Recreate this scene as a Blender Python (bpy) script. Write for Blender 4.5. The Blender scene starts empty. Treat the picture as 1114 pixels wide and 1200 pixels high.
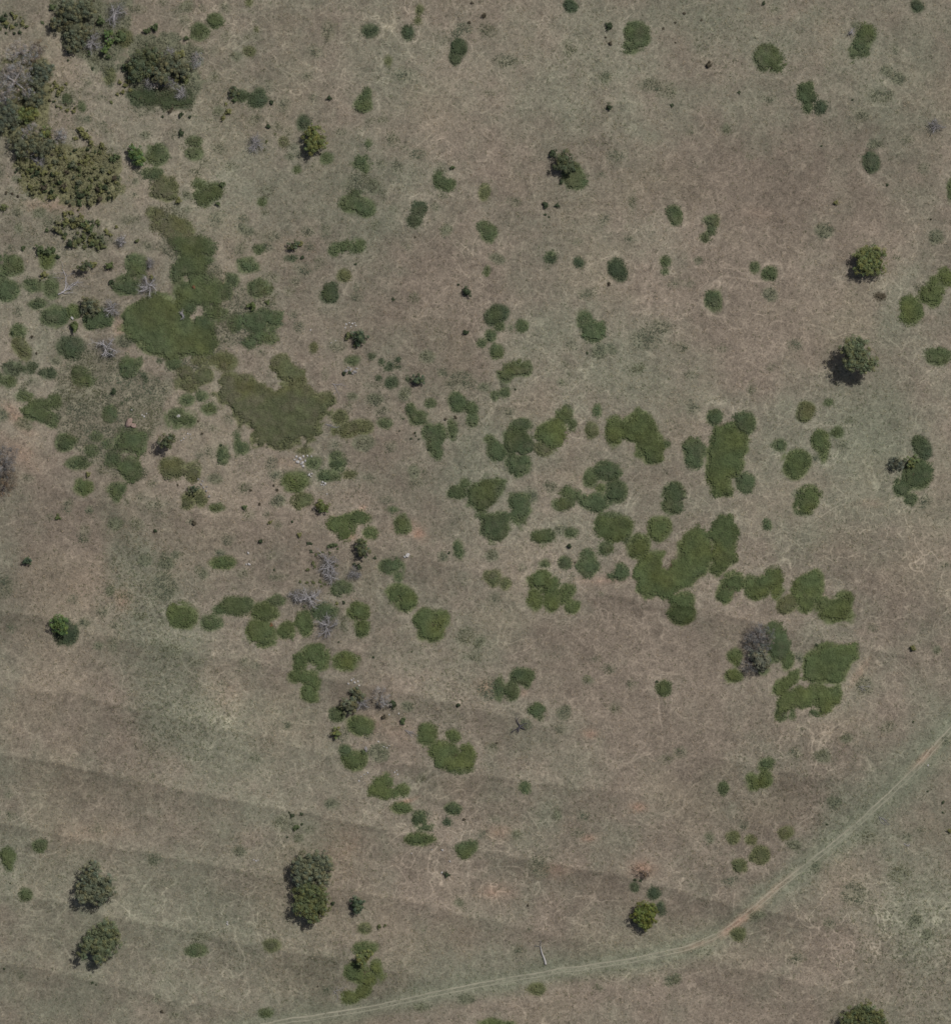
import bpy, math, random, re
import numpy as np
from mathutils import Vector

# ------------------------------------------------------------------ camera, sky, sun, exposure
scene = bpy.context.scene
col = scene.collection
S = 0.2                                   # metres per photograph pixel
ALT = 1500.0
cam_d = bpy.data.cameras.new("camera"); cam = bpy.data.objects.new("camera", cam_d); col.objects.link(cam)
cam.location = (0, 0, ALT); cam.rotation_euler = (0, 0, 0)
cam_d.sensor_fit = 'VERTICAL'
cam_d.angle = 2 * math.atan(1200 * S / 2 / ALT)
cam_d.clip_start = 50; cam_d.clip_end = 20000
scene.camera = cam
SUN_EL = math.radians(56)
SHX, SHY = -0.70, -0.71                   # ground direction in which shadows fall (world x, y)
world = bpy.data.worlds.new("World"); scene.world = world; world.use_nodes = True
wn = world.node_tree.nodes; wl = world.node_tree.links
sky = wn.new('ShaderNodeTexSky'); sky.sky_type = 'NISHITA'; sky.sun_disc = False
sky.sun_elevation = SUN_EL; sky.dust_density = 4.0; sky.ozone_density = .3; sky.sun_rotation = math.atan2(-SHX, -SHY)
wl.new(sky.outputs[0], wn['Background'].inputs[0]); wn['Background'].inputs[1].default_value = 0.05
sun_d = bpy.data.lights.new("sun", 'SUN'); sun_d.energy = 3.1; sun_d.angle = math.radians(0.5); sun_d.color = (1, .965, .92)
sun = bpy.data.objects.new("sun", sun_d); col.objects.link(sun)
dirv = Vector((SHX * math.cos(SUN_EL), SHY * math.cos(SUN_EL), -math.sin(SUN_EL)))
sun.rotation_euler = dirv.to_track_quat('-Z', 'Y').to_euler(); sun.location = (60, 60, 120)
scene.view_settings.view_transform = 'Standard'; scene.view_settings.look = 'None'
scene.view_settings.exposure = 0.0; scene.view_settings.gamma = 1; scene.view_settings.use_curve_mapping = False
scene.cycles.filter_width = 1.6
scene.cycles.max_bounces = 4; scene.cycles.diffuse_bounces = 2

R = np.random.RandomState(11)
rnd = random.Random(5)

# ------------------------------------------------------------------ noise
_lat = {}
def vnoise(x, y, sc, seed=0):
    if seed not in _lat: _lat[seed] = np.random.RandomState(1000 + seed).rand(256, 256).astype(np.float32)
    L = _lat[seed]
    x = np.asarray(x, float) / sc + 1000.37; y = np.asarray(y, float) / sc + 1000.71
    xi = np.floor(x).astype(int); yi = np.floor(y).astype(int); fx = x - xi; fy = y - yi
    fx = fx * fx * (3 - 2 * fx); fy = fy * fy * (3 - 2 * fy)
    a = L[xi & 255, yi & 255]; b = L[(xi + 1) & 255, yi & 255]; c = L[xi & 255, (yi + 1) & 255]; d = L[(xi + 1) & 255, (yi + 1) & 255]
    return (a * (1 - fx) + b * fx) * (1 - fy) + (c * (1 - fx) + d * fx) * fy
def fbm(x, y, sc, seed=0, o=4):
    t = 0; w = 1; s = 0
    for k in range(o):
        t = t + w * vnoise(x * (1 if k % 2 else .96) + y * .28 * (k % 2), y - x * .28 * (k % 2), sc / 2 ** k, seed + k); s += w; w *= .55
    return t / s
def sstep(a, b, x):
    t = np.clip((x - a) / (b - a), 0, 1); return t * t * (3 - 2 * t)
def ground_z(x, y):
    far = sstep(300, 2500, np.hypot(x, y))
    return (fbm(x, y, 60, 40, 2) - .5) * 1.2 + (fbm(x, y, 9, 50, 3) - .5) * .45 + (fbm(x, y, 1.6, 60, 2) - .5) * .16 + far * (fbm(x, y, 900, 70, 3) - .5) * 60
def P(px, py): return (px - 557) * S, (600 - py) * S

# ------------------------------------------------------------------ materials
def new_mat(name, rough=.9):
    m = bpy.data.materials.new(name); m.use_nodes = True
    b = m.node_tree.nodes['Principled BSDF']; b.inputs['Roughness'].default_value = rough
    b.inputs['Specular IOR Level'].default_value = .15
    return m, m.node_tree.nodes, m.node_tree.links, b
def attr_mat(name, noise_sc=3.0, lo=.8, hi=1.2, rough=.85, transl=0):
    m, n, l, b = new_mat(name, rough)
    a = n.new('ShaderNodeAttribute'); a.attribute_name = 'Col'
    g = n.new('ShaderNodeNewGeometry'); nz = n.new('ShaderNodeTexNoise'); nz.inputs['Scale'].default_value = noise_sc; nz.inputs['Detail'].default_value = 3
    mr = n.new('ShaderNodeMapRange'); mr.inputs[1].default_value = .3; mr.inputs[2].default_value = .7; mr.inputs[3].default_value = lo; mr.inputs[4].default_value = hi
    v = n.new('ShaderNodeVectorMath'); v.operation = 'SCALE'
    l.new(g.outputs['Position'], nz.inputs['Vector']); l.new(nz.outputs[0], mr.inputs[0]); l.new(a.outputs['Color'], v.inputs[0]); l.new(mr.outputs[0], v.inputs['Scale']); l.new(v.outputs[0], b.inputs['Base Color'])
    if transl:
        t = n.new('ShaderNodeBsdfTranslucent'); mx = n.new('ShaderNodeMixShader'); mx.inputs[0].default_value = transl
        l.new(v.outputs[0], t.inputs[0]); l.new(b.outputs[0], mx.inputs[1]); l.new(t.outputs[0], mx.inputs[2]); l.new(mx.outputs[0], n['Material Output'].inputs[0])
    return m
M_leaf = attr_mat('leaves', .9, .84, 1.16, .7, .18)
M_bark = attr_mat('weathered_wood', 5, .75, 1.2)
M_rock = attr_mat('lichened_rock', 4, .7, 1.15)
M_grass = attr_mat('dry_grass_blades', 2, .9, 1.1, .9, .1)
M_track = attr_mat('bare_track_soil', 1.3, .9, 1.1)

def ground_material():
    m, n, l, b = new_mat('pasture_ground', 1.0)
    a = n.new('ShaderNodeAttribute'); a.attribute_name = 'Col'
    msk = n.new('ShaderNodeAttribute'); msk.attribute_name = 'Mask'     # r trail network, g coarse mottling, b greenness
    sep = n.new('ShaderNodeSeparateColor'); l.new(msk.outputs['Color'], sep.inputs[0])
    g = n.new('ShaderNodeNewGeometry')
    def noise(sc, det=3, dis=0, rough=.55):
        z = n.new('ShaderNodeTexNoise'); z.inputs['Scale'].default_value = sc; z.inputs['Detail'].default_value = det; z.inputs['Distortion'].default_value = dis; z.inputs['Roughness'].default_value = rough
        l.new(g.outputs['Position'], z.inputs['Vector']); return z
    def mrange(src, a0, a1, b0, b1):
        r = n.new('ShaderNodeMapRange'); r.inputs[1].default_value = a0; r.inputs[2].default_value = a1; r.inputs[3].default_value = b0; r.inputs[4].default_value = b1
        l.new(src, r.inputs[0]); return r.outputs[0]
    def math_(op, x, y=None):
        q = n.new('ShaderNodeMath'); q.operation = op
        for i, s in enumerate((x, y)):
            if s is None: continue
            if isinstance(s, (int, float)): q.inputs[i].default_value = s
            else: l.new(s, q.inputs[i])
        return q.outputs[0]
    fine = mrange(noise(1.25, 4, .7, .75).outputs[0], .3, .7, -.24, .24)
    fine2 = mrange(noise(3.4, 2, .3, .6).outputs[0], .3, .7, -.22, .22)
    mid = mrange(noise(.33, 4, .9, .65).outputs[0], .3, .7, -.17, .17)
    # dark mottling where the sward is tussocky
    vor = n.new('ShaderNodeTexVoronoi'); vor.inputs['Scale'].default_value = .85; l.new(g.outputs['Position'], vor.inputs['Vector'])
    dots = mrange(vor.outputs['Distance'], .12, .42, -.38, .07)
    dots = math_('MULTIPLY', dots, sep.outputs[1])
    def ridge(sc, w, amp, dis):
        q = math_('ABSOLUTE', math_('SUBTRACT', noise(sc, 2, dis, .5).outputs[0], .5))
        return math_('MULTIPLY', mrange(q, 0, w, 1, 0), amp)
    web = math_('ADD', ridge(.5, .036, .20, 1.3), math_('ADD', ridge(.21, .020, .25, 1.1), math_('MULTIPLY', ridge(.075, .008, .5, .9), sep.outputs[0])))
    tot = math_('ADD', math_('ADD', math_('ADD', fine, fine2), web), math_('ADD', mid, dots))
    # trail network of sheep and wallaby pads: edges of warped cells
    def net(sc, w, seed):
        wz = noise(sc * 1.3, 3, 0, .6)
        v1 = n.new('ShaderNodeVectorMath'); v1.operation = 'SCALE'; v1.inputs['Scale'].default_value = 2.2 / sc * .55
        l.new(wz.outputs['Color'], v1.inputs[0])
        v2 = n.new('ShaderNodeVectorMath'); v2.operation = 'ADD'; l.new(v1.outputs[0], v2.inputs[0]); l.new(g.outputs['Position'], v2.inputs[1])
        v3 = n.new('ShaderNodeVectorMath'); v3.operation = 'MULTIPLY'; v3.inputs[1].default_value = (1, 1, 0); l.new(v2.outputs[0], v3.inputs[0])
        vo = n.new('ShaderNodeTexVoronoi'); vo.voronoi_dimensions = '2D'; vo.feature = 'DISTANCE_TO_EDGE'; vo.inputs['Scale'].default_value = sc; l.new(v3.outputs[0], vo.inputs['Vector'])
        e = mrange(vo.outputs['Distance'], 0, w, 1, 0)
        brk = mrange(noise(sc * .9, 2).outputs[0], .44, .60, 0, 1)
        return math_('MULTIPLY', e, brk)
    nets = math_('MAXIMUM', net(.16, .045, 1), math_('MULTIPLY', net(.40, .08, 2), .8))
    netm = math_('MULTIPLY', nets, sep.outputs[0])
    mul = math_('ADD', .84, math_('ADD', tot, math_('MULTIPLY', netm, .48)))
    v = n.new('ShaderNodeVectorMath'); v.operation = 'SCALE'; l.new(a.outputs['Color'], v.inputs[0]); l.new(mul, v.inputs['Scale'])
    # small hue drift: straw, green blades
    mx = n.new('ShaderNodeMix'); mx.data_type = 'RGBA'; mx.blend_type = 'MIX'
    hue = mrange(noise(1.4, 4, .4, .7).outputs[0], .45, .75, 0, .5)
    l.new(math_('MULTIPLY', hue, sep.outputs[2]), mx.inputs[0]); l.new(v.outputs[0], mx.inputs[6]); mx.inputs[7].default_value = (.135, .165, .115, 1)
    l.new(mx.outputs[2], b.inputs['Base Color'])
    bm = n.new('ShaderNodeBump'); bm.inputs['Strength'].default_value = .5; bm.inputs['Distance'].default_value = .12
    l.new(noise(3.2, 4, .3, .7).outputs[0], bm.inputs['Height']); l.new(bm.outputs[0], b.inputs['Normal'])
    return m
M_ground = ground_material()

# ------------------------------------------------------------------ mesh helpers
def mesh_from(name, V, F, C, mat, smooth=False):
    """V (n,3); F list of arrays (m,3)/(m,4); C (n,3) vertex colours."""
    me = bpy.data.meshes.new(name); V = np.asarray(V, np.float32)
    me.vertices.add(len(V)); me.vertices.foreach_set('co', V.ravel())
    Fs = [np.asarray(f, np.int32) for f in F if len(f)]
    idx = np.concatenate([f.ravel() for f in Fs]); cnt = np.concatenate([np.full(len(f), f.shape[1], np.int32) for f in Fs])
    me.loops.add(len(idx)); me.loops.foreach_set('vertex_index', idx)
    st = np.concatenate([[0], np.cumsum(cnt)[:-1]]).astype(np.int32)
    me.polygons.add(len(cnt)); me.polygons.foreach_set('loop_start', st); me.polygons.foreach_set('loop_total', cnt)
    if smooth: me.polygons.foreach_set('use_smooth', np.ones(len(cnt), bool))
    ca = me.color_attributes.new('Col', 'FLOAT_COLOR', 'POINT')
    c4 = np.ones((len(V), 4), np.float32); c4[:, :3] = C; ca.data.foreach_set('color', c4.ravel())
    me.materials.append(mat); me.update(calc_edges=True)
    return me
class Acc:
    def __init__(s): s.V = []; s.F3 = []; s.F4 = []; s.C = []; s.n = 0
    def add(s, V, F, C):
        V = np.asarray(V, float); F = np.asarray(F, int)
        C = np.broadcast_to(np.asarray(C, float), V.shape)
        s.V.append(V); s.C.append(C); (s.F3 if F.shape[1] == 3 else s.F4).append(F + s.n); s.n += len(V)
    def mesh(s, name, mat, smooth=False):
        F = [np.concatenate(x) for x in (s.F3, s.F4) if x]
        return mesh_from(name, np.concatenate(s.V), F, np.concatenate(s.C), mat, smooth)
def link(name, me, parent=None, loc=None):
    o = bpy.data.objects.new(name, me); col.objects.link(o)
    if parent is not None: o.parent = parent
    if loc is not None: o.location = loc
    return o
def leaf_quads(c, nrm, size, colr, asp=.62):
    """kite-shaped leaf sprays at centres c, facing nrm"""
    n = len(c); r = R.normal(size=(n, 3)); u = np.cross(nrm, r); u /= np.linalg.norm(u, axis=1)[:, None] + 1e-9
    v = np.cross(nrm, u); sz = size[:, None]
    V = np.stack([c - u * sz * .5, c + v * sz * asp * .5 + u * sz * .05, c + u * sz * .5, c - v * sz * asp * .5 + u * sz * .05], 1).reshape(-1, 3)
    F = np.arange(4 * n).reshape(n, 4)
    return V, F, np.repeat(colr, 4, 0)
def rand_up(n, tilt):
    a = R.rand(n) * 2 * np.pi; t = R.rand(n) * tilt
    return np.stack([np.sin(t) * np.cos(a), np.sin(t) * np.sin(a), np.cos(t)], 1)
def tube(acc, pts, rad, colr, sides=5):
    pts = np.asarray(pts, float); n = len(pts); rad = np.broadcast_to(rad, (n,))
    T = np.gradient(pts, axis=0); T /= np.linalg.norm(T, axis=1)[:, None] + 1e-9
    ref = np.array([.13, .21, .97]) if abs(T[0][2]) < .9 else np.array([1., .1, 0])
    U = np.cross(T, ref); U /= np.linalg.norm(U, axis=1)[:, None] + 1e-9; W = np.cross(T, U)
    a = np.arange(sides) / sides * 2 * np.pi
    V = pts[:, None, :] + rad[:, None, None] * (np.cos(a)[None, :, None] * U[:, None, :] + np.sin(a)[None, :, None] * W[:, None, :])
    i = np.arange(n - 1)[:, None] * sides; j = np.arange(sides)[None, :]; k = (j + 1) % sides
    F = np.stack([i + j, i + k, i + sides + k, i + sides + j], -1).reshape(-1, 4)
    V = np.concatenate([V.reshape(-1, 3), pts[-1:]]); tip = len(V) - 1; b = (n - 1) * sides
    acc.add(V, F, colr)
    acc.add(V[b:], np.array([[x, (x + 1) % sides, sides] for x in range(sides)]), colr)
def ico(sub):
    t = (1 + 5 ** .5) / 2
    V = [(-1, t, 0), (1, t, 0), (-1, -t, 0), (1, -t, 0), (0, -1, t), (0, 1, t), (0, -1, -t), (0, 1, -t), (t, 0, -1), (t, 0, 1), (-t, 0, -1), (-t, 0, 1)]
    F = [(0, 11, 5), (0, 5, 1), (0, 1, 7), (0, 7, 10), (0, 10, 11), (1, 5, 9), (5, 11, 4), (11, 10, 2), (10, 7, 6), (7, 1, 8), (3, 9, 4), (3, 4, 2), (3, 2, 6), (3, 6, 8), (3, 8, 9), (4, 9, 5), (2, 4, 11), (6, 2, 10), (8, 6, 7), (9, 8, 1)]
    V = [Vector(v).normalized() for v in V]
    for _ in range(sub):
        c = {}; G = []
        def mid(a, b):
            k = (min(a, b), max(a, b))
            if k not in c: V.append((V[a] + V[b]).normalized()); c[k] = len(V) - 1
            return c[k]
        for a, b, d in F:
            x, y, z = mid(a, b), mid(b, d), mid(d, a); G += [(a, x, z), (b, y, x), (d, z, y), (x, y, z)]
        F = G
    return np.array([tuple(v) for v in V]), np.array(F)
ICO1, ICO2 = ico(1), ico(2)

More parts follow.
